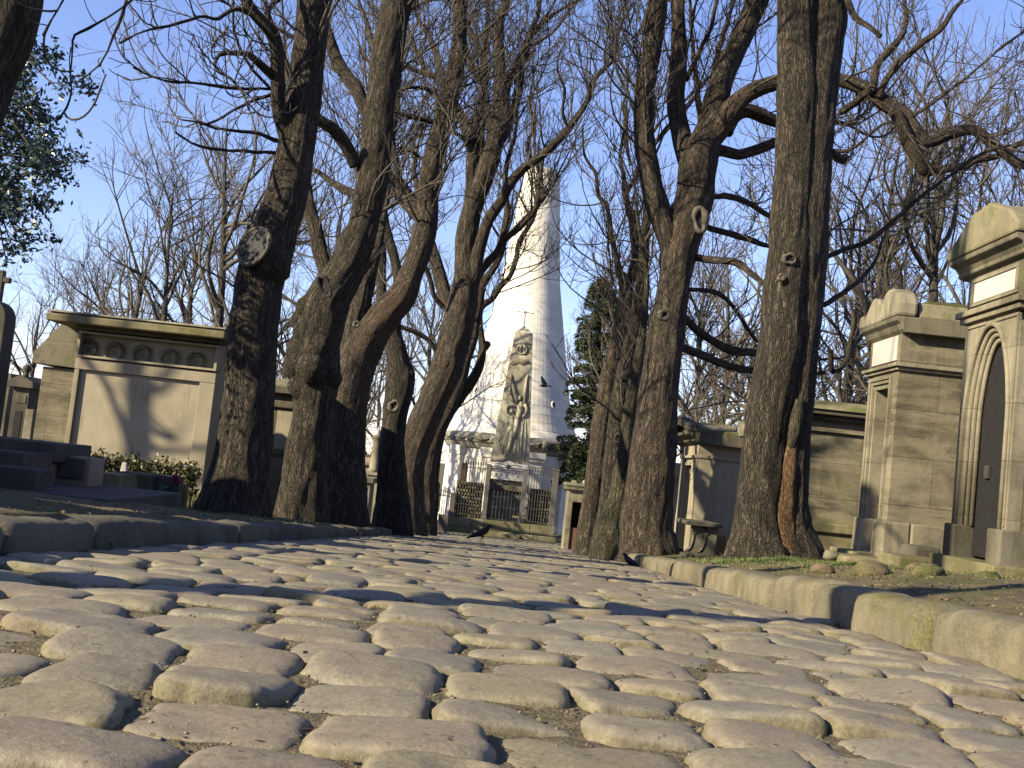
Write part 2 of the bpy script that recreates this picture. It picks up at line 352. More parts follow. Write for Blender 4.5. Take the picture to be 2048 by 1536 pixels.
def road():
    Vs, Qs, C, Ed, n0 = [], [], [], [], 0
    yc = -.6; row = 0
    while yc < 38:
        ln = (.215 if yc < 2.6 else .19)*(1+rng.normal()*.06)
        x = lk(yc)+.015-rng.uniform(0, .2); xe = rk(yc)-.01
        G = 26 if yc < 3.4 else (16 if yc < 7 else (9 if yc < 16 else 6))
        wavy = rng.uniform(0, 6)
        while x < xe:
            wd = rng.uniform(.20, .31)
            x0 = max(x, float(lk(yc))+.01); x1 = min(x+wd, xe)
            x += wd
            if x1-x0 < .07: continue
            gap = rng.uniform(-.004, .004); cx = (x0+x1)/2; hw = (x1-x0)/2-gap; cy = yc+ln/2+.022*math.sin(cx*1.7+row*.05)+rng.normal()*.005; hl = ln/2-rng.uniform(-.003, .004)
            t = np.linspace(-1, 1, G); u = np.sign(t)*(1-(1-np.abs(t))**1.7)
            U, W = np.meshgrid(u, u)
            p = 5.0
            s = (np.abs(U)**p+np.abs(W)**p)**(1/p); s = np.maximum(s, 1e-6)
            m = np.maximum(np.abs(U), np.abs(W)); k = np.where(m > 1e-6, m/s, 1)   # square -> rounded square
            A, B = U*k, W*k; r_ = m
            j = rng.normal(size=8)*.075
            ang = np.arctan2(B, A); wob = 1+.03*np.sin(3*ang+rng.uniform(0, 6))+.025*np.sin(5*ang+rng.uniform(0, 6))+.012*np.sin(9*ang+rng.uniform(0, 6))+.009*np.sin(14*ang+rng.uniform(0, 6))+.006*np.sin(23*ang+rng.uniform(0, 6))
            X = cx+hw*A*wob*(1+j[0]*B)+.05*hw*j[1]*B; Y = cy+hl*B*wob*(1+j[2]*A)+j[3]*.35*hl*A
            H = rng.uniform(.020, .028); tilt = rng.normal(size=2)*.007
            e = rng.uniform(9, 18); dome = rng.uniform(.002, .009)
            Zp = -H*(r_**e)+dome*(1-r_**2)+tilt[0]*A+tilt[1]*B
            pn = np.stack([X, Y, X*0], -1); Zp = Zp-.035*(r_ > .995)
            Zp = Zp+nz(pn, 8, row)*.0045+nz(pn, 26, row+x)*.0022+nz(pn, 60, row+x)*.0018*r_**3
            if rng.random() < .25:
                sa, sb_ = rng.choice([-1, 1], 2); Zp = Zp-rng.uniform(.004, .012)*np.clip((A*sa+B*sb_+.25*nz(pn, 30, x)-rng.uniform(.95, 1.25))*2.5, 0, 1)
            if rng.random() < .12: Zp = Zp-.008*np.clip(1-((A-rng.uniform(-.5, .5))**2+(B-rng.uniform(-.5, .5))**2)*6, 0, 1)
            fl_ = 1 if yc < 2.2 else max(.5, 1-(yc-2.2)*.09); Zz = R(Y)+Zp*fl_+rng.normal()*.0055*fl_+(.006*(1-fl_)/.45 if fl_ < 1 else 0)-.0
            n = G*G; Vs.append(np.stack([X, Y, Zz], -1).reshape(-1, 3))
            i_, j_ = np.meshgrid(np.arange(G-1), np.arange(G-1), indexing='ij'); q = (i_*G+j_).ravel()+n0
            Qs.append(np.stack([q, q+1, q+G+1, q+G], 1)); n0 += n
            kind = rng.random(); b = rng.uniform(.85, 1.12)
            col = np.array([.27, .238, .18])*b
            if kind < .17: col = np.array([.272, .226, .172])*b
            elif kind < .5: col = np.array([.24, .222, .182])*b
            elif kind < .62: col = np.array([.28, .245, .16])*b
            C.append(np.tile(col*.54*np.array([1.03, 1., .95]), (n, 1))); Ed.append(np.repeat((r_**9).reshape(-1, 1), 3, 1))
        yc += ln; row += 1
    me = np_mesh('road', np.concatenate(Vs), np.concatenate(Qs), attrs={'col': np.concatenate(C), 'edge': np.concatenate(Ed)})
    o = link('road', me, M_['cobble']); tag(o, 'narrow road of worn rounded cobblestones running downhill', 'road', kind='structure')
    # sand in the joints
    y_ = np.concatenate([np.arange(-.8, 7, .02), np.arange(7, 38.4, .1)]); t = np.linspace(0, 1, 150)
    YY = np.repeat(y_[:, None], len(t), 1); XX = lk(YY)+.005+(rk(YY)-lk(YY)-.01)*t[None]
    pn = np.stack([XX, YY, XX*0], -1); ZZ = R(YY)-.0125+np.clip((YY-2.2)/5.5, 0, 1)*.006+nz(pn, 16)*.0045+nz(pn, 45)*.003
    m = len(t); i_, j_ = np.meshgrid(np.arange(len(y_)-1), np.arange(m-1), indexing='ij'); q = (i_*m+j_).ravel()
    tag(link('road_joints', np_mesh('road_joints', np.stack([XX, YY, ZZ], -1).reshape(-1, 3), np.stack([q, q+1, q+m+1, q+m], 1)), M_['joint']), 'sand and grit between the cobblestones', 'road', kind='structure')
road()

def kerb(side):
    Vs, Qs, n0 = [], [], 0
    y = -2.5
    while y < 36:
        L = rng.uniform(.55, .95) if side < 0 else rng.uniform(.38, .72)
        wdt = rng.uniform(.19, .24) if side < 0 else rng.uniform(.22, .30)
        hh = (.11 if side < 0 else .145)+rng.normal()*.006
        g = .009+rng.uniform(0, .008)
        prof_s = np.array([0, 0, 0, 0, .012, .035, .07, .11, .16, wdt-.02, wdt, wdt]); 
        prof_z = np.array([-.13, -.05, .02, hh-.045, hh-.018, hh-.006, hh, hh+.002, hh+.002, hh-.002, hh-.01, -.06])
        nl = 26 if y < 14 else 8
        t = np.linspace(0, 1, nl); tt = t+.0*t
        Yk = y+g+(L-2*g)*tt
        edge = lk if side < 0 else rk
        off = rng.normal()*.012; rd = np.minimum(t, 1-t)*(L-2*g)
        shrink = .026*np.exp(-rd/.025)
        Yg = np.repeat(Yk[:, None], len(prof_s), 1)
        Sg = np.repeat(prof_s[None], nl, 0)+off; Zg = np.repeat(prof_z[None], nl, 0)
        front = (prof_s < .1)[None]*1.0
        Sg = Sg+shrink[:, None]*front; Zg = Zg-shrink[:, None]*(prof_z > .05)[None]*.8
        X = edge(Yg)+side*Sg
        pn = np.stack([X, Yg, Zg], -1); d = nz(pn, 4, y)*.016+nz(pn, 13, y)*.008+nz(pn, 40, y)*.003
        X = X-side*d*1.2; Zz = R(Yg)+Zg+d*.7*(prof_z > .03)[None]
        m = len(prof_s); Vv = np.stack([X, Yg, Zz], -1).reshape(-1, 3)
        i_, j_ = np.meshgrid(np.arange(nl-1), np.arange(m-1), indexing='ij'); q = (i_*m+j_).ravel()+n0
        Qs.append(np.stack([q, q+m, q+m+1, q+1], 1)); 
        # end caps as fans of quads
        for base in (0, (nl-1)*m):
            k = np.arange(0, m//2-1)
            Qs.append(np.stack([base+n0+k, base+n0+k+1, base+n0+m-2-k, base+n0+m-1-k], 1))
        Vs.append(Vv); n0 += len(Vv); y += L
    me = np_mesh('kerb', np.concatenate(Vs), np.concatenate(Qs))
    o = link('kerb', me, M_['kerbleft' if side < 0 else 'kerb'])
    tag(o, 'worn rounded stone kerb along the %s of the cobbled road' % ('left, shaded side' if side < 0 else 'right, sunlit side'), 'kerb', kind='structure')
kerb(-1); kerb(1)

# ------------------------------------------------------------------ trees
def catmull(A, step):
    """A (n,k) -> resampled smooth curve"""
    A = np.asarray(A, float); n = len(A)
    if n < 3:
        m = max(2, int(np.linalg.norm(A[1, :3]-A[0, :3])/step)+1); t = np.linspace(0, 1, m)[:, None]; return A[0]*(1-t)+A[1]*t
    E = np.vstack([2*A[0]-A[1], A, 2*A[-1]-A[-2]]); out = []
    for i in range(1, n):
        p0, p1, p2, p3 = E[i-1], E[i], E[i+1], E[i+2]
        m = max(2, int(np.linalg.norm(p2[:3]-p1[:3])/step)+1); t = np.linspace(0, 1, m, endpoint=False)[:, None]
        out.append(.5*((2*p1)+(-p0+p2)*t+(2*p0-5*p1+4*p2-p3)*t*t+(-p0+3*p1-3*p2+p3)*t**3))
    out.append(A[-1:]); return np.vstack(out)
def limb_mesh(parts):
    """parts: list of (pts (n,3), r (n), sides, seed, base_flag, rough) -> V,Q,bark"""
    Vs, Qs, Bs, n0 = [], [], [], 0
    for pts, r, ns, seed, base, rough in parts:
        n = len(pts); T = np.gradient(pts, axis=0); T /= np.linalg.norm(T, axis=1)[:, None]+1e-9
        ax = np.eye(3)[np.argmin(np.abs(T.mean(0)))]
        A = np.cross(T, ax); A /= np.linalg.norm(A, axis=1)[:, None]; B = np.cross(T, A)
        s = np.concatenate([[0], np.cumsum(np.linalg.norm(np.diff(pts, axis=0), axis=1))])
        th = np.arange(ns)*2*np.pi/ns
        rr = np.repeat(r[:, None], ns, 1)
        c3 = np.stack([np.cos(th)[None]*rr*1.0, np.sin(th)[None]*rr, np.repeat(s[:, None], ns, 1)*.55], -1)
        rr = rr*(1+rough*nz(c3, 5.5, seed)+rough*.45*nz(c3*np.array([1, 1, .5]), 17, seed))
        if rough > .04: rr = rr+.010*np.abs(nz(c3*np.array([1, 1, .25]), 34, seed))+.017*np.abs(nz(c3*np.array([1, 1, .10]), 19, seed+2))*np.clip(rr/.2, 0, 1)
        if base:
            fl = np.exp(-s/.28)[:, None]
            rr = rr*(1+fl*(.16*np.cos(4*th+seed)+.12*np.cos(7*th+2*seed)+.1))
        V = pts[:, None]+rr[..., None]*(np.cos(th)[None, :, None]*A[:, None]+np.sin(th)[None, :, None]*B[:, None])
        Vs.append(V.reshape(-1, 3)); Bs.append(np.stack([np.cos(th)[None]*rr, np.sin(th)[None]*rr, np.repeat(s[:, None], ns, 1)*.17], -1).reshape(-1, 3)+seed)
        i_, j_ = np.meshgrid(np.arange(n-1), np.arange(ns), indexing='ij')
        a = i_*ns+j_; b = i_*ns+(j_+1) % ns
        Qs.append(np.stack([a, b, b+ns, a+ns], -1).reshape(-1, 4)+n0)
        # closed tip
        Vs.append(pts[-1:]+T[-1:]*r[-1]*.3); Bs.append(np.array([[0, 0, s[-1]*.28]])+seed); tip = n0+n*ns
        k = np.arange(ns); last = n0+(n-1)*ns
        Qs.append(np.stack([last+k, last+(k+1) % ns, np.full(ns, tip), np.full(ns, tip)], 1)[:0])
        TRI.append(np.stack([last+k, last+(k+1) % ns, np.full(ns, tip)], 1))
        n0 += n*ns+1
    return np.concatenate(Vs), np.concatenate(Qs), np.concatenate(Bs)
TRI = []
def bundle(polys, rs, ns=3):
    """polys (M,N,3), rs (M,N) -> V,Q of M thin tubes"""
    Mn, Nn, _ = polys.shape
    T = np.gradient(polys, axis=1); T /= np.linalg.norm(T, axis=2)[..., None]+1e-9
    ref = np.where(np.abs(T[:, :1, 2:3]) > .8, np.array([[[1., 0, 0]]]), np.array([[[0, 0, 1.]]]))
    A = np.cross(T, np.repeat(ref, Nn, 1)); A /= np.linalg.norm(A, axis=2)[..., None]+1e-9; B = np.cross(T, A)
    th = np.arange(ns)*2*np.pi/ns
    V = polys[:, :, None]+rs[:, :, None, None]*(np.cos(th)[None, None, :, None]*A[:, :, None]+np.sin(th)[None, None, :, None]*B[:, :, None])
    m_, i_, j_ = np.meshgrid(np.arange(Mn), np.arange(Nn-1), np.arange(ns), indexing='ij')
    a = m_*Nn*ns+i_*ns+j_; b = m_*Nn*ns+i_*ns+(j_+1) % ns
    return V.reshape(-1, 3), np.stack([a, b, b+ns, a+ns], -1).reshape(-1, 4)
def spawn(Pp, Rp, dens, n, lenf, kr=(.006, .016), ang=(30, 65), trop=.25, wob=.22, t0=.15, rmin=.003, lmin=.12, lmax=2.6, shape=.5, rk_=.62, keep=None, bend=None):
    """children of polylines Pp (M,N,3)/Rp (M,N); density per metre; child length = lenf * parent length"""
    seg = np.linalg.norm(np.diff(Pp, axis=1), axis=2); Ln = seg.sum(1); Mn, Nn, _ = Pp.shape
    cnt = rng.poisson(Ln*dens*(1-t0)); idx = np.repeat(np.arange(Mn), cnt)
    if len(idx) == 0: return np.zeros((0, n, 3)), np.zeros((0, n))
    t = t0+(1-t0)*rng.random(len(idx))**.85; f = t*(Nn-1); i = np.minimum(f.astype(int), Nn-2); u = (f-i)[:, None]
    base = Pp[idx, i]*(1-u)+Pp[idx, i+1]*u; T = Pp[idx, i+1]-Pp[idx, i]; T /= np.linalg.norm(T, axis=1)[:, None]+1e-9
    rp = Rp[idx, i]*(1-u[:, 0])+Rp[idx, i+1]*u[:, 0]
    g = rng.normal(size=T.shape); g[:, 2] += .25; g -= (g*T).sum(1)[:, None]*T; g /= np.linalg.norm(g, axis=1)[:, None]
    a = np.radians(rng.uniform(ang[0], ang[1], len(idx)))[:, None]; D = np.cos(a)*T+np.sin(a)*g
    L = np.clip(lenf*Ln[idx]*rng.uniform(.55, 1.25, len(idx))*(1-shape*t), lmin, lmax)
    ok = np.ones(len(idx), bool)
    if keep is not None: ok = keep(base, rp, t)
    base, D, L, rp = base[ok], D[ok], L[ok], rp[ok]; m = len(L)
    pts = np.zeros((m, n, 3)); pts[:, 0] = base; st = (L/(n-1))[:, None]
    wv = rng.normal(size=(m, 3))*wob
    for k in range(1, n):
        wv = .6*wv+rng.normal(size=(m, 3))*wob*.7
        D = D+wv; D[:, 2] += trop*(.6+.8*k/n)*(1 if bend is None else 1); D /= np.linalg.norm(D, axis=1)[:, None]
        pts[:, k] = pts[:, k-1]+D*st
    r0_ = np.minimum(rp*rk_, kr[0]+L*kr[1]); r0_ = np.maximum(r0_, rmin*1.3)
    rs = r0_[:, None]*(1-np.linspace(0, 1, n)[None]**1.1)+rmin*np.linspace(0, 1, n)[None]
    return pts, rs
def resample(P_, r_, n):
    s = np.concatenate([[0], np.cumsum(np.linalg.norm(np.diff(P_, axis=0), axis=1))]); q = np.linspace(0, s[-1], n)
    return np.stack([np.interp(q, s, P_[:, k]) for k in range(3)], 1), np.interp(q, s, r_)
def merge(ch):
    Vs, Qs, n0 = [], [], 0
    for V, Q in ch:
        Vs.append(V); Qs.append(Q+n0); n0 += len(V)
    return np.concatenate(Vs), np.concatenate(Qs)

def build_tree(name, label, d, limbs, mat, group, zmin=2.2, dens=(2.2, 5.0, 6.5), rmin=.0032, leader=True, twmat='twig', trop=.16, lay=None):
    """limbs: list of (points [(px,py,width)...], options dict)"""
    global TRI
    TRI = []; parts = []; segs = []
    bx, by, bw = limbs[0][0][0]; b = P(bx, by, d); base = np.array([b[0], b[1], float(gz(b[0], b[1]))-.02])
    root = empty(name, base, label, 'tree', group)
    for li, (pts, o) in enumerate(limbs):
        n = len(pts); pl = np.array([(p[0], p[1]) for p in pts], float)
        s = np.concatenate([[0], np.cumsum(np.linalg.norm(np.diff(pl, axis=0), axis=1))]); s /= s[-1]
        dd = o.get('dd', 0 if li == 0 else rng.uniform(-.9, .9)); d0 = d+o.get('d0', 0)
        A = []
        for (px, py, w_), sk in zip(pts, s):
            dk = d0+dd*sk; q = P(px, py, dk); A.append((*q, w_/2/F*dk*o.get('wf', 1)))
        A = np.array(A)
        if o.get('base'):
            q = A[0].copy(); q[2] = min(q[2], float(gz(q[0], q[1])))-.18; q[3] *= 1.08; A = np.vstack([q, A])
        ns = 72 if A[:, 3].max() > .12 else (22 if A[:, 3].max() > .05 else 9)
        st = max(.05, A[:, 3].max()*.28) if A[:, 3].max() > .05 else .12
        C = catmull(A, st); pp, rr = C[:, :3], np.maximum(C[:, 3], .004)
        if A[:, 3].max() < .09: pp = pp+.012*np.stack([nz(pp, 5, li), nz(pp, 5, li+9), nz(pp, 5, li+17)], -1)
        parts.append((pp, rr, ns, li*3.1+d, o.get('base', False), o.get('rough', .085 if ns > 20 else .05)))
        if not o.get('bare'): segs.append(resample(pp, rr, 24))
    V, Q, B = limb_mesh(parts)
    me = np_mesh('trunk', V-base, Q, np.concatenate(TRI), attrs={'bark': B}); link('trunk', me, mat, root)
    SP = np.stack([s_[0] for s_ in segs]); SR = np.stack([s_[1] for s_ in segs])
    zb = base[2]
    L1 = []; 
    # long shoots that carry the crown on above the thick ends
    k1 = spawn(SP, SR, dens[0]*1.25, 12, .5, (.004, .0062), (28, 65), trop, .17, .12, .006, .5, 2.4, .3, keep=lambda b_, r_, t_: (b_[:, 2]-zb > zmin) & (r_ < .20))
    if leader:
        tops = [i for i in range(len(SP)) if SR[i, -1] > .02 and SP[i, -1, 2]-zb > 3]
        if tops:
            E_ = SP[tops][:, -6:]; Er = SR[tops][:, -6:]
            kt = spawn(E_, Er, 7, 14, 3.2, (.006, .009), (10, 45), .2, .16, .5, .007, 1.2, 3.2, .1, rk_=.8); L1.append(kt)
    L1.append(k1)
    P1 = np.concatenate([a_[0] if a_[0].shape[1] == 12 else a_[0][:, np.linspace(0, 13, 12).astype(int)] for a_ in L1]); R1 = np.concatenate([a_[1] if a_[1].shape[1] == 12 else a_[1][:, np.linspace(0, 13, 12).astype(int)] for a_ in L1])
    P2, R2 = spawn(P1, R1, dens[1], 7, .42, (.003, .006), (28, 62), trop*1.2, .17, .15, rmin*1.25, .22, 1.2, .45)
    Px, Rx = spawn(SP, SR, dens[0]*2.4, 7, .2, (.003, .006), (40, 80), trop*1.5, .2, .1, rmin, .2, .8, .2, keep=lambda b_, r_, t_: (b_[:, 2]-zb > zmin*.85) & (r_ < .075))
    P2 = np.concatenate([P2, Px]); R2 = np.concatenate([R2, Rx])
    P3, R3 = spawn(P2, R2, dens[2]*1.15, 5, .45, (.002, .004), (30, 60), trop*1.4, .15, .2, rmin, .10, .5, .35)
    V, Q = merge([bundle(P1, R1, 5), bundle(P2, R2, 4), bundle(P3, R3, 3)])
    link('crown', np_mesh('crown', V-base, Q), M_[twmat], root)
    return root

def ring_knot(root, name, px, py, d, rw, rh, lean=0, thick=.3, mat='knot', depth=0., nrm=(0, -1, 0), hole=True, label=None):
    """a healed branch wound: a swollen oval lip round a dark hollow"""
    c = P(px, py, d); s_ = d/F; a = rw*s_; b = rh*s_; t_ = a*thick
    mb = MB(); n = np.array(nrm, float); n /= np.linalg.norm(n); ux = np.cross(np.array([0, 0, 1.]), n)*-1; ux /= np.linalg.norm(ux); uz = np.cross(n, ux)*-1
    if uz[2] < 0: uz = -uz
    th = np.linspace(0, 2*np.pi, 29)
    wv = [1+.10*math.sin(2*q+px)+.07*math.sin(3*q+py)+.04*math.sin(5*q) for q in th]
    pts = [c+n*depth*.5+ux*g_*(a*math.cos(q)*math.cos(lean)+b*math.sin(q)*math.sin(lean))+uz*g_*(b*math.sin(q)*math.cos(lean)-a*math.cos(q)*math.sin(lean)) for q, g_ in zip(th, wv)]
    mb.tube(pts, [t_*(1+.3*math.sin(q+px)+.2*math.sin(3*q+px)) for q in th], 9, cap=False)
    o = mb.build(name, M_[mat], root, smooth=True)
    if label: o['label'] = label
    if hole:
        hb = MB(); cen = c+n*(depth*.4); V = [cen]+[cen+(p-c-n*depth)*.93+n*depth*.2 for p in pts[:-1]]
        hb.add(V, [(0, i+1, (i+1) % 28+1) for i in range(28)])
        hb.build('hollow', M_['void'] if hole is True else M_[hole], o, smooth=True) if False else None
        V = np.array(V)-np.array(root.location); me = bpy.data.meshes.new('hollow'); me.from_pydata(V.tolist(), [], [(0, i+1, (i+1) % 28+1) for i in range(28)])
        h = link('hollow', me, M_['void'] if hole is True else M_[hole], o)
    return o

GL = 'row of old chestnut trees along the left kerb'; GR = 'row of old chestnut trees along the right kerb'
# --- T1: near left tree with the big round wound
def barkattr(o):
    me = o.data; n = len(me.vertices); a = np.zeros(n*3, np.float32); me.vertices.foreach_get('co', a); a = a.reshape(-1, 3)*np.array([1, 1, .4]); at = me.attributes.new('bark', 'FLOAT_VECTOR', 'POINT'); at.data.foreach_set('vector', a.astype(np.float32).ravel()); return o
T1 = build_tree('chestnut_tree', 'stout dark chestnut by the left kerb with a big round sawn wound on its trunk', 11, [
 ([(465,1030,138),(472,985,118),(487,900,103),(497,800,98),(500,750,96),(508,650,92),(520,560,92),(535,500,95),(556,440,88),(572,400,82),(592,290,71),(606,200,67),(618,100,62),(628,0,64),(638,-120,58),(650,-260,50),(660,-420,36)], dict(base=1)),
 ([(578,290,32),(560,225,28),(556,176,26),(554,127,26),(550,88,26),(537,59,24),(517,33,22),(498,12,20),(480,-40,18),(450,-130,12),(430,-230,7)], dict(dd=-1.2)),
 ([(552,160,14),(537,143,16),(517,125,15),(498,109,12),(474,107,9),(439,111,7),(429,129,6),(437,146,5),(459,158,4),(484,186,3.5),(500,220,3)], dict(d0=-.3, dd=-.8)),
 ([(505,20,11),(478,16,9),(462,20,8),(437,37,7),(420,35,6),(400,33,5),(340,50,4),(290,60,3),(240,85,2.5)], dict(d0=-.6, dd=-1)),
 ([(533,50,10),(535,29,10),(541,16,9),(556,2,8),(575,-30,8),(590,-90,6)], dict(d0=-.5, dd=.5)),
 ([(572,285,8),(545,278,7),(520,268,6),(480,263,5),(430,258,4.5),(400,246,4),(365,240,3)], dict(dd=-.6)),
 ([(566,308,8),(545,305,6),(480,303,5),(440,300,4.5),(400,292,4),(350,265,3.4)], dict(dd=-.9)),
 ([(560,190,7),(545,190,6),(500,205,5),(460,225,4.5),(430,243,4),(400,250,3)], dict(dd=-.5)),
 ([(560,180,7),(520,178,5),(470,176,5),(420,170,4.5),(370,165,4),(320,158,3),(265,135,2.5)], dict(dd=-1.2)),
 ([(556,560,50),(542,530,84),(524,508,80),(511,497,74)], dict(dd=-.20, bare=1, rough=.05)),
 ([(600,215,12),(640,240,20),(668,262,22),(693,293,22),(712,330,24)], dict(d0=2.4, dd=.5, bare=1)),
 ], M_['bark'], GL, dens=(3.0, 6.0, 6.5), zmin=3.1)
b = P(508, 492, 10.72)
mb = MB(); nrm = np.array([-.52, -.82, .22]); nrm /= np.linalg.norm(nrm); ux = np.cross(nrm, [0, 0, 1.]); ux /= np.linalg.norm(ux); uz = np.cross(ux, nrm)
th = np.linspace(0, 2*np.pi, 37)
rim = [b+ux*.195*math.cos(q)+uz*.2*math.sin(q) for q in th]
mb.tube([b-nrm*.2, b-nrm*.1, b-nrm*.02], [.19, .2, .185], 32); barkattr(mb.build('branch_stump', M_['bark'], T1, smooth=True))
mb = MB(); mb.tube(rim, [.022*(1+.25*math.sin(3*q)) for q in th], 9, cap=False); lip = mb.build('wound_lip', M_['knot'], T1, smooth=True)
mb = MB(); mb.add([b+nrm*.012]+[b+(p-b)*.9+nrm*.006 for p in rim[:-1]], [(0, i+1, (i+1) % 36+1) for i in range(36)]); mb.build('sawn_face', M_['stub'], T1, smooth=True)
mb = MB(); hp = b+ux*.10+uz*-.06+nrm*.016; mb.add([hp]+[hp+ux*.028*math.cos(q)+uz*.05*math.sin(q) for q in th[:-1]], [(0, i+1, (i+1) % 36+1) for i in range(36)]); mb.build('rot_hole', M_['void'], T1)

# --- T2: burled tree
T2 = build_tree('chestnut_tree', 'burled chestnut with swollen lumps on its left side, second from the wall tomb', 14, [
 ([(600,1040,102),(607,980,92),(615,900,77),(627,800,80),(632,750,92),(631,700,92),(641,650,88),(655,600,86),(690,540,70),(716,480,68),(728,450,60),(738,400,60),(745,350,62),(752,300,60),(762,200,58),(776,100,60),(795,0,56),(812,-110,50),(830,-240,40),(840,-380,28)], dict(base=1, rough=.12)),
 ([(665,600,34),(650,555,30),(650,540,26),(639,500,30),(631,460,28),(619,420,28),(612,380,24),(604,345,22),(596,300,18),(588,230,13),(575,150,9)], dict(dd=1.0)),
 ([(748,250,26),(730,215,26),(712,176,26),(693,152,24),(673,117,24),(660,78,20),(648,39,16),(640,0,13),(630,-60,10),(622,-130,7)], dict(dd=.9)),
 ([(748,370,24),(728,345,24),(700,305,24),(680,270,22),(650,250,20),(634,240,18),(600,215,14),(570,205,9)], dict(dd=1.3)),
 ([(735,410,16),(709,388,15),(688,378,15),(662,362,11),(639,347,9),(618,334,7),(590,325,5)], dict(dd=.8)),
 ([(760,120,9),(745,90,9),(735,50,8),(722,20,7),(712,-20,6),(700,-60,5)], dict(dd=.8)),
 ([(700,560,16),(727,540,16),(752,500,12),(768,440,9),(780,360,6)], dict(d0=.4, dd=1.2)),
 ], M_['bark'], GL, dens=(2.8, 5.5, 6.0), zmin=3.6)
mb = MB()
for (x, y, r_, dz) in [(600,700,20,0),(592,735,17,.0),(602,770,18,0),(612,660,18,0),(598,640,13,.05),(640,690,15,-.1),(662,755,15,0),(610,812,12,0),(622,735,20,-.16),(612,610,14,0)]:
    c = P(x, y, 13.86+dz); lump(mb, c, (r_/F*14*1.35, r_/F*14*1.0, r_/F*14*1.5), x*.1, 20, 14)
bo = barkattr(mb.build('burl', M_['bark'], T2, smooth=True))
ring_knot(T2, 'knot', 648, 572, 13.74, 9, 24, lean=.5, thick=.5, mat='stub', label='long slot shaped knot with a grey lip')

# --- T3: forked tree
T3 = build_tree('chestnut_tree', 'chestnut forking low into two stems, the right one leaning far over, beside the burled tree', 17, [
 ([(683,1050,98),(688,980,80),(693,900,74),(699,800,72),(712,740,74),(730,690,74),(760,645,62),(782,615,58),(805,590,56),(826,540,46),(840,500,46),(852,450,43),(856,400,40),(861,350,42),(871,300,42),(884,250,40),(898,200,40),(909,150,36),(917,100,31),(919,50,27),(921,0,30),(925,-100,27),(935,-220,22),(945,-350,15)], dict(base=1)),
 ([(706,760,56),(708,700,54),(710,650,52),(722,590,48),(736,545,34),(750,500,26),(760,450,22),(765,400,20),(774,330,18),(786,250,17),(795,150,15),(800,60,12),(806,-40,9)], dict(dd=.6)),
 ([(846,440,30),(830,417,34),(805,398,22),(785,375,16),(776,340,14),(770,280,10),(765,220,7)], dict(dd=.7)),
 ([(830,412,20),(815,385,18),(799,359,15),(793,329,14),(787,300,12),(776,240,9),(770,190,6)], dict(d0=.2, dd=-.5)),
 ([(903,178,16),(889,162,14),(868,152,12),(844,145,10),(815,133,8),(800,112,5)], dict(dd=.4)),
 ([(885,158,10),(880,140,12),(874,113,11),(862,82,9),(846,55,8),(829,20,6),(826,-10,5)], dict(d0=.1, dd=.5)),
 ([(855,148,8),(848,135,10),(837,113,9),(823,78,7),(815,50,5),(806,30,4)], dict(d0=.2, dd=.5)),
 ([(893,215,10),(878,197,10),(858,180,8),(839,176,7),(815,176,6),(796,184,5)], dict(dd=-.5)),
 ([(880,250,10),(868,244,9),(844,238,9),(815,232,8),(796,225,6),(770,222,4)], dict(dd=-.4)),
 ([(860,320,9),(840,315,7),(818,300,6),(800,305,5)], dict(dd=.3)),
 ], M_['bark2'], GL, dens=(2.8, 5.5, 6.0), zmin=4.2)
ring_knot(T3, 'knot', 713, 648, 16.55, 5, 5, thick=.5, label='small round knot at head of the low fork')

# --- T4: knotted, half dead
T4 = build_tree('chestnut_tree', 'gnarled half dead chestnut with a bulging elbow and hollow, right of the forked tree', 20, [
 ([(785,1048,76),(784,980,58),(783,920,50),(786,860,44),(792,820,48),(801,760,58),(797,725,46),(791,695,40),(785,670,34),(790,620,26),(797,560,20),(790,520,18),(778,480,18),(770,440,15),(763,380,13),(760,300,9),(765,200,6)], dict(base=1, rough=.12)),
 ([(806,775,26),(818,750,26),(824,742,18)], dict(bare=1, dd=-.1)),
 ([(764,600,20),(762,540,20),(762,470,20),(767,400,18),(778,300,17),(790,220,14),(796,120,10),(798,20,7)], dict(d0=1.5)),
 ([(790,690,5),(776,640,9),(768,600,14)], dict(bare=1, d0=.4, dd=1.)),
 ], M_['bark'], GL, zmin=4.0, dens=(1.6, 4, 5))
ring_knot(T4, 'knot', 788, 812, 19.55, 8, 10, thick=.5, mat='knot', label='hollow knot at mid height')

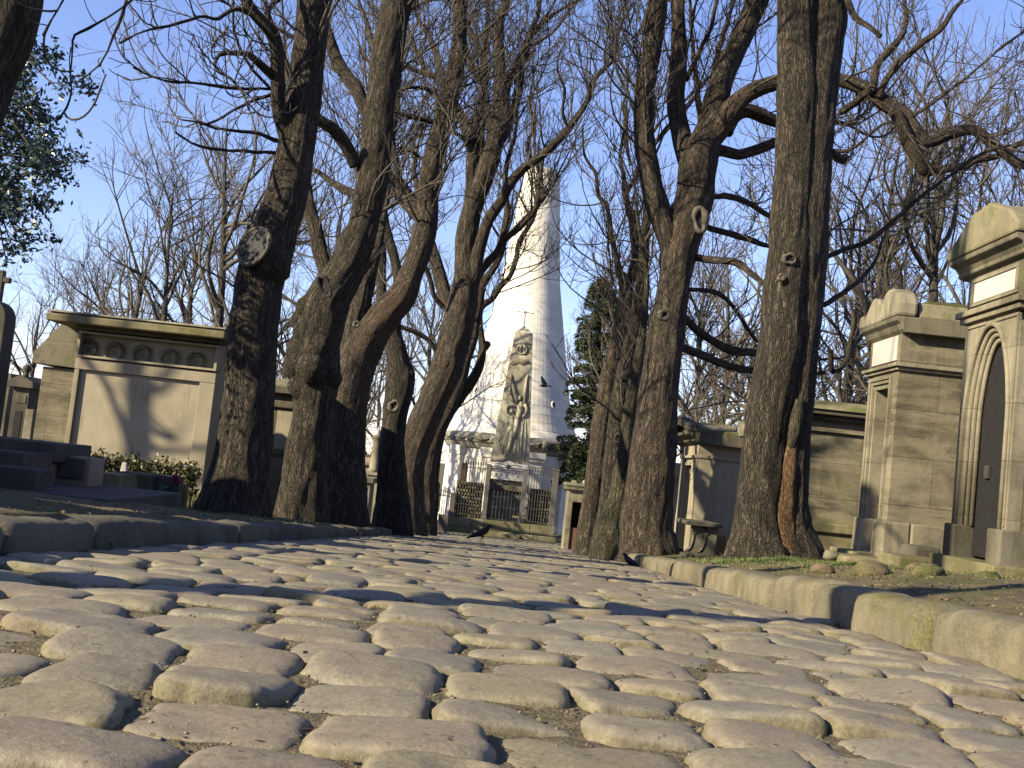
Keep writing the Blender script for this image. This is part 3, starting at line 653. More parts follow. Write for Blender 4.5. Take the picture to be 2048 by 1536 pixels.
# --- T5: pale leaning tree before the tower
T5 = build_tree('chestnut_tree', 'pale leaning chestnut fanning into many upright stems just left of the tower', 24, [
 ([(812,1058,82),(815,1000,66),(818,950,58),(826,900,58),(845,850,60),(866,800,60),(888,750,62),(903,700,60),(916,650,62),(926,600,56),(932,550,46),(931,500,42),(937,450,42),(950,400,40),(970,350,38),(986,300,36),(996,250,34),(1004,200,32),(1000,150,25),(997,100,22),(997,60,20),(1003,30,18),(1012,0,18),(1025,-80,14),(1035,-180,10)], dict(base=1)),
 ([(938,440,26),(942,400,26),(944,350,26),(946,300,25),(948,262,22),(955,240,16),(963,215,14),(966,170,13),(966,120,12),(960,100,10),(950,80,9),(938,55,8),(925,30,7),(905,0,5)], dict(dd=.4)),
 ([(946,285,22),(938,262,22),(925,236,20),(912,212,16),(898,192,11),(880,165,7)], dict(dd=.9)),
 ([(915,640,26),(895,605,26),(885,575,26),(877,544,26),(870,515,22),(862,490,20),(850,440,16),(838,390,12),(826,330,8)], dict(dd=1.2)),
 ([(887,615,10),(870,594,9),(863,572,9),(857,550,8),(850,530,7),(838,490,5)], dict(d0=-.2, dd=-.6)),
 ([(885,720,10),(873,704,9),(859,682,9),(837,667,9),(815,658,9),(798,652,8),(780,645,6)], dict(dd=-.4)),
 ([(930,590,36),(948,555,28),(953,520,26),(964,478,22),(978,437,22),(1002,403,20),(1019,369,20),(1046,338,18),(1087,308,16),(1128,267,14),(1156,232,12),(1176,198,10),(1183,164,8),(1210,137,7),(1231,113,5),(1231,68,4)], dict(dd=-1.2)),
 ([(990,290,20),(1010,270,16),(1022,235,15),(1032,205,15),(1040,170,14),(1044,130,13),(1052,100,12),(1060,70,11),(1075,30,9),(1082,-20,7)], dict(dd=.9)),
 ([(1044,120,10),(1056,85,9),(1072,60,8),(1100,35,7),(1128,15,6),(1160,0,4)], dict(d0=.9, dd=-.4)),
 ([(1000,180,12),(1012,160,9),(1030,130,8),(1050,95,8),(1075,85,6),(1110,60,5),(1140,20,4)], dict(dd=-.8)),
 ([(1040,160,10),(1046,120,9),(1050,90,8),(1075,55,7),(1100,20,5),(1120,-20,4)], dict(d0=.5, dd=.8)),
 ([(1002,210,14),(1012,190,12),(1020,160,11),(1030,140,10),(1050,120,8),(1070,100,7)], dict(dd=.4)),
 ([(960,400,18),(958,330,18),(962,270,16),(966,210,14),(970,120,12),(975,40,9),(978,-30,7)], dict(d0=1, dd=.5)),
 ([(985,320,16),(978,240,14),(968,180,13),(945,130,11),(928,80,8),(935,40,6)], dict(d0=.6, dd=1)),
 ([(950,560,18),(970,530,17),(996,503,16),(1007,465,14),(1014,420,12),(1010,370,10),(1016,320,8),(1030,270,6),(1035,220,5)], dict(d0=.5)),
 ([(1000,490,10),(1020,470,10),(1044,449,10),(1071,417,9),(1078,369,9),(1084,332,7),(1090,290,5)], dict(d0=.4)),
 ([(940,300,10),(925,275,8),(905,262,7),(890,240,6),(872,225,4)], dict(dd=-.6)),
 ([(1140,262,8),(1125,225,6),(1130,180,5),(1115,140,4),(1120,100,3)], dict(d0=-1.)),
 ([(1060,325,9),(1055,290,7),(1068,250,6),(1060,200,5),(1068,150,4)], dict(d0=-.5)),
 ], M_['bark2'], GL, dens=(3.0, 4.8, 5.5), zmin=3.2)

T6 = build_tree('chestnut_tree', 'slim twisting chestnut with a knobbed arm curving across the tower base', 27, [
 ([(848,1058,42),(850,1000,36),(853,950,34),(862,900,34),(875,860,34),(893,825,32),(912,800,28),(936,772,22),(952,748,19),(961,725,17),(965,698,16),(962,672,13),(959,645,12),(962,615,12),(985,597,11),(1000,574,11),(1020,552,10),(1032,520,9),(1040,480,9),(1066,439,7),(1076,400,5)], dict(base=1)),
 ([(966,696,18),(972,690,16),(976,688,12)], dict(bare=1)),
 ([(900,815,22),(918,770,22),(932,720,20),(945,680,20),(952,640,18),(958,610,17),(965,570,16),(985,540,13),(1001,510,12),(1012,470,10)], dict(d0=-.2, dd=-.5)),
 ([(862,1058,20),(868,1000,17),(870,950,16),(876,900,16),(885,860,16),(896,826,14)], dict(bare=1, d0=1.0, base=1)),
 ], M_['bark'], GL, zmin=3.0, dens=(2.2, 4.2, 5.0))

# --- right row
R1T = build_tree('chestnut_tree', 'massive twin stemmed chestnut with a strip of bare orange wood, nearest the right kerb', 12, [
 ([(1525,1112,128),(1522,1070,106),(1523,1000,96),(1530,900,92),(1543,800,88),(1562,700,90),(1570,600,86),(1580,500,84),(1586,400,80),(1592,300,78),(1594,200,78),(1594,100,78),(1592,0,76),(1590,-120,60),(1598,-260,50),(1605,-400,36)], dict(base=1)),
 ([(1592,1112,104),(1580,1060,82),(1576,1000,72),(1583,900,66),(1592,800,68),(1600,700,68),(1610,600,70),(1614,500,78),(1618,400,78),(1625,300,80),(1632,200,82),(1641,100,84),(1648,40,84),(1646,0,82),(1660,-100,60),(1672,-220,52),(1690,-350,40)], dict(base=1, dd=.1)),
 ([(1620,1118,40),(1608,1080,42),(1598,1020,38),(1592,960,26)], dict(bare=1, base=1, dd=-.1)),
 ([(1465,1118,34),(1480,1080,40),(1496,1020,38),(1506,950,26)], dict(bare=1, base=1)),
 ([(1670,10,14),(1690,-5,13),(1700,15,12),(1710,34,12),(1734,51,10),(1761,72,8)], dict(dd=-.4, bare=1)),
 ([(1645,610,10),(1680,590,9),(1720,560,8),(1745,530,6),(1762,490,5),(1775,450,4)], dict(dd=1.2)),
 ([(1655,300,9),(1700,301,6),(1724,284,5),(1744,260,4),(1785,243,4)], dict(dd=-.5)),
 ([(1660,700,10),(1665,745,10),(1690,728,9),(1700,690,8),(1706,640,7),(1700,600,5)], dict(d0=1, dd=.6)),
 ([(1640,520,10),(1690,498,9),(1740,480,9),(1790,440,8),(1840,395,7),(1900,352,6),(1960,310,5),(2020,290,4)], dict(d0=.6, dd=.6)),
 ], M_['bark'], GR, dens=(3.0, 6.0, 6.5), zmin=3.2)
# peeled strip and dead stub on its front
mbv = []
def strip(points, d, mat, name, root, thick=.05, n=16):
    global TRI
    TRI = []
    A = np.array([(*P(x, y, d), w_/2/F*d) for x, y, w_ in points]); C = catmull(A, .05)
    V, Q, B = limb_mesh([(C[:, :3], C[:, 3], 28, d, False, .16)])
    return link(name, np_mesh(name, V-np.array(root.location), Q, np.concatenate(TRI), attrs={'bark': B}), mat, root)
s1 = strip([(1568,1108,54),(1566,1040,48),(1571,980,40),(1578,920,32),(1584,885,22)], 11.87, M_['scar'], 'bare_wood_strip', R1T); s1['label'] = 'long strip of bare orange wood near the foot'
s2 = strip([(1582,895,16),(1588,862,24),(1594,832,24),(1600,800,16)], 11.83, M_['bark3'], 'dead_stub', R1T)
ring_knot(R1T, 'knot', 1579, 518, 11.76, 11, 10, thick=.32, depth=.03, label='round hollow knot with pale lip')
ring_knot(R1T, 'knot', 1562, 555, 11.74, 6, 5, thick=.6, depth=.01, hole=False, label='small pale button knot')

R2T = build_tree('chestnut_tree', 'tall forked chestnut with a loop shaped wound and a heavy bough reaching right', 16, [
 ([(1296,1092,116),(1293,1050,98),(1297,1000,92),(1300,950,91),(1311,850,87),(1319,750,76),(1335,650,70),(1350,560,66),(1359,500,72),(1375,440,74),(1388,400,72),(1393,350,74),(1400,310,72),(1422,250,56),(1432,200,50),(1447,150,43),(1471,100,42),(1494,50,42),(1515,0,44),(1535,-80,40),(1560,-190,32),(1580,-300,22)], dict(base=1, rough=.11)),
 ([(1345,500,46),(1330,450,46),(1312,400,44),(1300,350,42),(1291,300,40),(1287,250,38),(1288,200,38),(1295,150,36),(1303,100,36),(1310,50,38),(1315,0,38),(1322,-100,32),(1335,-220,24),(1345,-330,16)], dict(dd=-.6)),
 ([(1385,340,46),(1368,290,42),(1358,250,38),(1352,200,36),(1356,150,33),(1358,100,32),(1357,50,29),(1356,0,28),(1358,-90,24),(1350,-200,18),(1345,-300,12)], dict(dd=.8)),
 ([(1420,280,46),(1445,245,46),(1464,219,42),(1485,195,34),(1512,178,32),(1553,165,30),(1600,155,28),(1650,155,27),(1680,160,26),(1717,171,28),(1741,185,30),(1775,208,30),(1809,232,29),(1833,263,27),(1857,284,24),(1895,270,22),(1929,260,21),(1956,263,20),(1980,284,20),(2008,304,20),(2031,325,18),(2060,330,17),(2110,335,13)], dict(dd=-1.6)),
 ([(1770,212,16),(1790,224,20),(1809,263,24),(1826,301,26),(1847,338,24),(1861,343,20),(1895,338,18),(1929,331,15),(1950,321,13),(1997,311,11),(2035,290,10),(2060,275,8)], dict(d0=-1.0, dd=-.3)),
 ([(1742,185,16),(1748,161,14),(1755,130,14),(1779,99,13),(1803,72,11),(1812,41,9),(1809,0,8),(1812,-50,6)], dict(d0=-.9, dd=.4)),
 ([(1758,195,14),(1772,161,12),(1799,126,13),(1840,89,12),(1881,58,11),(1902,27,9),(1922,5,7),(1940,-30,5)], dict(d0=-.9, dd=-.6)),
 ([(1825,235,6),(1837,226,5),(1881,195,5),(1943,147,4),(1997,99,4),(2048,62,3),(2090,30,3)], dict(d0=-1.1)),
 ([(1680,225,13),(1700,213,14),(1725,192,14),(1740,182,12)], dict(d0=-.7, bare=1)),
 ([(1450,262,30),(1470,232,26),(1498,222,26),(1530,235,26),(1553,243,24),(1600,258,22),(1640,290,18),(1676,314,17),(1692,320,20)], dict(dd=.6)),
 ([(1425,300,26),(1444,301,22),(1470,308,20),(1485,308,20),(1519,297,20),(1553,284,18),(1600,260,14),(1660,245,10),(1700,250,7)], dict(dd=1.2)),
 ([(1405,400,12),(1427,393,10),(1461,393,12),(1502,410,11),(1539,431,10),(1590,450,8),(1660,470,6)], dict(dd=1.4)),
 ([(1400,440,12),(1416,455,11),(1461,468,12),(1498,478,12),(1539,492,9),(1600,500,6)], dict(dd=1.0)),
 ([(1385,515,14),(1396,517,14),(1439,521,14),(1472,525,14),(1502,547,12),(1527,568,9),(1560,590,6)], dict(dd=-.8)),
 ([(1375,580,9),(1388,580,8),(1430,585,9),(1464,610,8),(1502,669,6),(1520,690,4)], dict(dd=.8)),
 ([(1355,625,14),(1375,640,15),(1405,669,16),(1460,699,16),(1515,707,14),(1570,720,10),(1640,715,6)], dict(dd=1.5)),
 ([(1345,690,14),(1367,695,15),(1417,716,16),(1460,733,15),(1510,741,13),(1570,752,10),(1650,745,6)], dict(dd=2.)),
 ([(1372,160,10),(1400,100,9),(1420,60,8),(1430,20,7),(1440,-30,5)], dict(d0=.6)),
 ([(1410,280,18),(1402,230,14),(1396,190,12),(1390,130,9),(1384,80,7),(1380,20,6)], dict(d0=.8, dd=.6)),
 ([(1405,260,14),(1420,190,12),(1428,140,10),(1440,90,9),(1455,40,8),(1470,0,6)], dict(d0=.8, dd=.9)),
 ], M_['bark2'], GR, dens=(2.9, 5.5, 6.0), zmin=3.0)
ring_knot(R2T, 'knot', 1400, 440, 15.55, 12, 22, lean=.12, thick=.5, depth=.02, label='pale loop shaped wound below the upper fork')
ring_knot(R2T, 'knot', 1328, 630, 15.5, 8, 9, thick=.6, depth=.02, label='small round pale knot half way up')

R4T = build_tree('chestnut_tree', 'thin pale mossy stem against the left foot of the tall forked tree', 17, [
 ([(1215,1090,66),(1222,1050,48),(1235,1000,38),(1248,930,34),(1256,850,27),(1268,770,23),(1280,700,17),(1290,620,12),(1293,550,9),(1280,470,6),(1270,400,4)], dict(base=1)),
 ], M_['bark3'], GR, dens=(1.2, 3, 4), leader=False)
R3T = build_tree('chestnut_tree', 'leftmost chestnut of the right row, splitting into a Y beside the cedar', 20, [
 ([(1176,1088,50),(1180,1040,40),(1184,1000,38),(1192,950,38),(1198,900,38),(1203,850,38),(1211,800,38),(1219,750,34),(1233,700,31),(1244,650,28),(1251,610,28),(1253,580,28),(1250,560,22),(1239,545,14),(1235,525,12),(1230,505,11),(1224,476,10),(1218,437,9),(1212,409,8),(1196,390,7),(1192,349,6),(1175,323,5),(1167,300,4),(1165,250,3)], dict(base=1)),
 ([(1253,585,24),(1262,555,20),(1268,534,18),(1271,511,16),(1267,476,14),(1263,437,13),(1253,398,12),(1250,378,12),(1247,349,8),(1240,310,6),(1250,250,5),(1253,200,4)], dict(dd=.5)),
 ([(1250,392,8),(1260,372,9),(1270,359,10),(1278,339,9),(1290,300,6)], dict(d0=.5)),
 ([(1245,205,6),(1252,240,8),(1254,290,8),(1262,330,6)][::-1], dict(d0=.6)),
 ], M_['bark2'], GR, dens=(2.4, 4.5, 5))
R3b = build_tree('chestnut_tree', 'dark straight chestnut squeezed between the Y shaped tree and the pale mossy stem', 18.5, [
 ([(1208,1090,48),(1213,1040,38),(1218,1000,36),(1228,900,36),(1240,800,34),(1255,720,30),(1270,650,26),(1283,560,22),(1290,480,17),(1296,400,13),(1300,330,9),(1290,250,6)], dict(base=1)),
 ([(1268,660,14),(1256,600,12),(1262,540,10),(1275,480,8),(1268,420,6)], dict(dd=.6)),
 ], M_['bark'], GR, dens=(1.8, 4, 5))
ring_knot(R3b, 'knot', 1236, 877, 18.12, 7, 8, thick=.4, mat='bark', label='dark round knot')

# --- T0: trunk entering at the upper left corner and the trees beside the camera that throw the long shadows
T0 = build_tree('chestnut_tree', 'dark leaning trunk cut off by the upper left corner of the view', 7, [
 ([(-110,1090,150),(-105,900,112),(-95,650,98),(-80,450,94),(-62,300,92),(-38,200,98),(-8,120,104),(14,50,112),(24,-20,116),(30,-120,104),(60,-260,80),(90,-420,55)], dict(base=1)),
 ([(24,-60,50),(120,-160,24),(240,-190,14),(340,-150,9),(400,-60,5)], dict(d0=.2, dd=-.4, bare=1)),
 ([(300,-170,7),(290,-60,5),(265,0,4),(200,45,3.4),(160,65,3),(147,80,2.8),(142,150,2.4),(145,180,2),(135,215,1.7),(115,240,1.4)], dict(d0=.1, dd=0)),
 ([(270,-150,6),(262,-60,4),(250,10,3),(230,70,2.4),(200,130,2),(150,165,1.6)], dict(d0=0, dd=-.2)),
 ([(120,-140,10),(135,-60,6),(128,0,4),(105,40,3),(90,70,2.5)], dict(d0=.1, dd=-.2)),
 ], M_['bark'], GL, dens=(1.2, 3.4, 4.2), leader=False)

def straight_tree(x, y, r0_, h, label, lean=(0, 0)):
    """a tree of the same row placed in world coordinates (beside the camera)"""
    global TRI
    TRI = []; z0 = float(gz(x, y)); root = empty('chestnut_tree', (x, y, z0), label, 'tree', GL)
    n = 60; t = np.linspace(0, 1, n); pp = np.stack([x+lean[0]*t*h+.12*np.sin(t*5+x), y+lean[1]*t*h+.1*np.sin(t*4+y), z0-.15+t*h], 1); rr = r0_*(1-.55*t)+r0_*.45*np.exp(-t*h/.3)
    V, Q, B = limb_mesh([(pp, rr, 32, x, True, .09)]); link('trunk', np_mesh('trunk', V-np.array(root.location), Q, np.concatenate(TRI), attrs={'bark': B}), M_['bark'], root)
    SP, SR = resample(pp, rr, 24); SP = SP[None]; SR = SR[None]
    P0, R0_ = spawn(SP, SR, 1.3, 12, .42, (.006, .012), (25, 55), .12, .12, .5, .012, 1.5, 3.2, .2, rk_=.6)
    P1, R1_ = spawn(P0, R0_, 2.4, 8, .4, (.004, .008), (30, 60), .2, .17, .2, .005, .4, 1.6, .3)
    P2, R2_ = spawn(P1, R1_, 4, 5, .4, (.003, .006), (30, 60), .2, .17, .2, .0035, .2, .8, .3)
    V, Q = merge([bundle(P0, R0_, 6), bundle(P1, R1_, 4), bundle(P2, R2_, 3)]); link('crown', np_mesh('crown', V-np.array(root.location), Q), M_['twig'], root)
straight_tree(-4.1, 1.25, .13, 8.5, 'chestnut beside the camera on the left, out of view', (-.02, 0))
straight_tree(-13.6, 10.3, .16, 8.5, 'chestnut left of the wall tomb, out of view')
straight_tree(-4.3, 4.3, .15, 9, 'chestnut between the camera and the corner trunk, out of view', (-.05, -.02))

# ------------------------------------------------------------------ trees farther off
def archetype(seed, H, r0_, kind='round'):
    global rng
    keep_ = rng; rng = np.random.default_rng(seed)
    n = 40; t = np.linspace(0, 1, n); ph = rng.uniform(0, 6, 2)
    pp = np.stack([.35*np.sin(t*4+ph[0])*t, .35*np.sin(t*3+ph[1])*t, t*H-.1], 1); rr = .8*r0_*(1-t)**.9+.012+r0_*.4*np.exp(-t*H/.4)
    SP, SR = resample(pp, rr, 24); SP = SP[None]; SR = SR[None]
    if kind == 'vase':
        P1, R1 = spawn(SP, SR, 2.1, 12, .68, (.012, .016), (25, 58), .14, .15, .14, .010, 2, 7.5, .35, rk_=.8)
    else:
        P1, R1 = spawn(SP, SR, 2.5, 12, .58, (.012, .016), (35, 75), .11, .17, .14, .010, 1.2, 6.2, .35, rk_=.75)
    P2, R2 = spawn(P1, R1, 2.4, 8, .46, (.005, .012), (28, 58), .10, .13, .12, .008, .5, 2.6, .4)
    P3, R3 = spawn(P2, R2, 3.0, 6, .45, (.003, .006), (28, 58), .12, .14, .15, .004, .3, 1.2, .35)
    P4, R4 = spawn(P3, R3, 5.0, 4, .5, (.002, .004), (28, 55), .12, .12, .2, .0032, .15, .6, .3)
    TRI.clear()
    th = [(pp, rr, 14, seed, True, .07)]
    big = np.argsort(-R1[:, 0])[:10]
    V, Q, B = limb_mesh(th)
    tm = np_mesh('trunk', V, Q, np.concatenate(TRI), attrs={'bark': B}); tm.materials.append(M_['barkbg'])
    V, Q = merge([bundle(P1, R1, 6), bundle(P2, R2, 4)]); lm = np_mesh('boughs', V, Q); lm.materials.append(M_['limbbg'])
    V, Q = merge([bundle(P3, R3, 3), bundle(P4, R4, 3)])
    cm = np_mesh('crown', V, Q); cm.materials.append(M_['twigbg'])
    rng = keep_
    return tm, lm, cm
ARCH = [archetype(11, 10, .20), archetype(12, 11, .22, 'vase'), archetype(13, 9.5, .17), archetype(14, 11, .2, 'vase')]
def bgtree(px, d, k, sc_, rot, label, group, name='bare_tree'):
    p = P(px, 1000, d); z = float(gz(p[0], d))
    o = empty(name, (p[0], d, z), label, 'tree', group); o.rotation_euler = (0, 0, rot); o.scale = (sc_,)*3
    for nm, me in zip(('trunk', 'boughs', 'crown'), ARCH[k]):
        c = bpy.data.objects.new(nm, me); sc.collection.objects.link(c); c.parent = o
GB = 'leafless trees standing behind the left tombs'; GC = 'leafless trees standing behind the right tombs'; GD = 'leafless trees beyond the tower'
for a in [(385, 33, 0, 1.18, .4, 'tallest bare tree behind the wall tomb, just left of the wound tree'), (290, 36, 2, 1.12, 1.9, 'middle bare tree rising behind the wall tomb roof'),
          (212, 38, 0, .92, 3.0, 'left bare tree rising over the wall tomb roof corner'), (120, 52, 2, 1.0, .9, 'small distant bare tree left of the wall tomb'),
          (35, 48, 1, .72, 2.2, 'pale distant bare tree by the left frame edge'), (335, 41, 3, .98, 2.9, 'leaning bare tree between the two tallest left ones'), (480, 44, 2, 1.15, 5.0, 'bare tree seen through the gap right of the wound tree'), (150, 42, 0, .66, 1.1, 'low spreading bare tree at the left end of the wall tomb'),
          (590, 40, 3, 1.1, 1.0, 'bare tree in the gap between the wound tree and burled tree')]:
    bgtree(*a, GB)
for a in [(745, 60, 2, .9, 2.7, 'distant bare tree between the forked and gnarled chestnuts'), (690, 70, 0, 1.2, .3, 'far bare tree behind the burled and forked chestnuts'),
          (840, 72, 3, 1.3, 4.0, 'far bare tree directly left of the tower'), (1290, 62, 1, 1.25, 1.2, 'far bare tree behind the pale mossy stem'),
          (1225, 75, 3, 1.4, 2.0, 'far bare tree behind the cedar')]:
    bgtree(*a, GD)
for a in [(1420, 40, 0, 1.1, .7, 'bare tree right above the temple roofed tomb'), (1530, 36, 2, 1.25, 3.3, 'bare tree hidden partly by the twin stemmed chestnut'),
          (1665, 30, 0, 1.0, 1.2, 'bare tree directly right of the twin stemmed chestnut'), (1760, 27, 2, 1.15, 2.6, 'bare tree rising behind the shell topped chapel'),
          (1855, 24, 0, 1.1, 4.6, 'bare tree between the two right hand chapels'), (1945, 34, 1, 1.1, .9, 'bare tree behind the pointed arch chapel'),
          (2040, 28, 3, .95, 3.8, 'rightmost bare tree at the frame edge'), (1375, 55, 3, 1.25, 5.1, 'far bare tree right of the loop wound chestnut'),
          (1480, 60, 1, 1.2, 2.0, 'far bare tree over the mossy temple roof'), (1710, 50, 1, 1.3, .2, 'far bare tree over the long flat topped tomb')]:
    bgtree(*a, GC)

# cedar right of the tower
def cedar():
    p = P(1166, 1000, 44); z = float(gz(p[0], 44)); H = Z(1190, 555, 44)-z
    root = empty('cedar_tree', (p[0], 44, z), 'dark green layered cedar standing right of the tower', 'tree')
    t = np.linspace(0, 1, 30); pp = np.stack([p[0]+.02*np.sin(t*6), 44+t*0, z-.1+t*H], 1); rr = .17*(1-t)+.02
    TRI.clear(); V, Q, B = limb_mesh([(pp, rr, 14, 3, True, .07)]); link('trunk', np_mesh('trunk', V-np.array(root.location), Q, np.concatenate(TRI), attrs={'bark': B}), M_['bark'], root)
    bV, bQ, T3, n0 = [], [], [], 0; P1 = []; R1 = []
    for k in range(190):
        f = rng.uniform(.16, .99); az = rng.uniform(0, 6.28); L = (1.25*(1-f)**.6+.45)*rng.uniform(.65, 1.15)
        b = np.array([p[0], 44, z+f*H]); D = np.array([math.cos(az), math.sin(az), 0])
        s = np.linspace(0, 1, 8)[:, None]; pts = b+D*L*s+np.array([0, 0, 1])*(.16*L*np.sin(s*2.6)-.10*L*s*s)
        P1.append(pts); R1.append(np.linspace(.03, .006, 8)*(.5+L*.3))
        side = np.array([-D[1], D[0], 0]); n = int(230*L)
        q = rng.random(n)**.7; wv = .42*L*np.sin(np.pi*np.clip(q*.9+.08, 0, 1)); off = rng.uniform(-1, 1, n)*wv
        i = q*7; i0 = np.minimum(i.astype(int), 6); c = pts[i0]*(1-(i-i0))[:, None]+pts[i0+1]*(i-i0)[:, None]+side*off[:, None]
        c[:, 2] += rng.normal(size=n)*.07-np.abs(off)*.16
        for cc in (c,):
            m = len(cc); d1 = rng.normal(size=(m, 3))*np.array([1, 1, .45]); d1 /= np.linalg.norm(d1, axis=1)[:, None]; d2 = np.cross(d1, rng.normal(size=(m, 3))*.6+np.array([0, 0, 1])); d2 /= np.linalg.norm(d2, axis=1)[:, None]
            a = rng.uniform(.05, .12, (m, 1)); b2 = rng.uniform(.018, .035, (m, 1))
            V4 = np.stack([cc-d1*a, cc-d2*b2, cc+d1*a, cc+d2*b2], 1).reshape(-1, 3); bV.append(V4); T3.append(n0+np.arange(m*4).reshape(-1, 4)); n0 += m*4
    V, Q = bundle(np.stack(P1), np.stack(R1), 5)
    V2 = np.concatenate(bV); Q2 = np.concatenate(T3)
    o = link('crown', np_mesh('crown', V2-np.array(root.location), Q2, smooth=False), M_['cedar'], root)
    link('branches', np_mesh('branches', V-np.array(root.location), Q), M_['bark'], root)
cedar()

# evergreen foliage at the upper left
def leaves(centres, spread, count, size, rngl):
    c = np.repeat(centres, count, 0)+rngl.normal(size=(len(centres)*count, 3))*spread
    m = len(c); d1 = rngl.normal(size=(m, 3)); d1 /= np.linalg.norm(d1, axis=1)[:, None]; g = rngl.normal(size=(m, 3)); d2 = np.cross(d1, g); d2 /= np.linalg.norm(d2, axis=1)[:, None]
    a = rngl.uniform(.6, 1.2, (m, 1))*size; b = a*.42
    V = np.stack([c-d1*a, c-d2*b, c+d1*a, c+d2*b], 1).reshape(-1, 3); return V, np.arange(m*4).reshape(-1, 4)
def evergreen():
    d = 10.; p = P(-330, 1000, d); z = float(gz(p[0], d)); root = empty('holm_oak_tree', (p[0], d, z), 'evergreen tree with small dark bluish leaves at the left edge', 'tree')
    loc = np.array(root.location)
    t = np.linspace(0, 1, 30); pp = np.stack([p[0]+t*0, d+t*0, z-.2+t*5.2], 1); rr = .16*(1-t*.6)
    TRI.clear(); V, Q, B = limb_mesh([(pp, rr, 18, 3, True, .07)]); link('trunk', np_mesh('trunk', V-loc, Q, np.concatenate(TRI), attrs={'bark': B}), M_['bark'], root)
    Pb, Rb, cen = [], [], []
    for (x, y) in [(60,130),(95,165),(75,200),(50,240),(90,245),(20,280),(60,290),(110,275),(100,320),(140,318),(40,345),(80,360),(15,390),(60,400),(105,370),(10,440),(60,455),(35,425),(30,480),(20,330),(75,120),(0,200),(-20,300),(-30,420),(45,500),(10,520),(-20,500),(85,330),(30,180),(120,345),(-60,360),(-70,250),(-60,140)]:
        e = P(x+rng.normal()*5, y+rng.normal()*5, d+rng.uniform(-.5, .5)); f = rng.uniform(.35, 1); b = pp[int(f*29)]
        s = np.linspace(0, 1, 9)[:, None]; mid = (b+e)/2+np.array([0, 0, .25]); pts = b*(1-s)**2+2*mid*s*(1-s)+e*s*s+rng.normal(size=(9, 3))*.025
        Pb.append(pts); Rb.append(np.linspace(.03, .006, 9)); cen += [pts[8], pts[7]]
    Pb, Rb = np.stack(Pb), np.stack(Rb); P2, R2 = spawn(Pb, Rb, 5, 6, .2, (.003, .006), (30, 70), .15, .2, .55, .003, .15, .6, .2)
    tips = P2[:, 2:].reshape(-1, 3); tips = tips[rng.random(len(tips)) < .62]
    V, Q = leaves(np.concatenate([np.array(cen), tips]), .06, 20, .036, rng)
    link('crown', np_mesh('crown', V-loc, Q, smooth=False), M_['ivy'], root)
    V, Q = merge([bundle(Pb, Rb, 5), bundle(P2, R2, 3)]); link('branches', np_mesh('branches', V-loc, Q), M_['twig'], root)
evergreen()

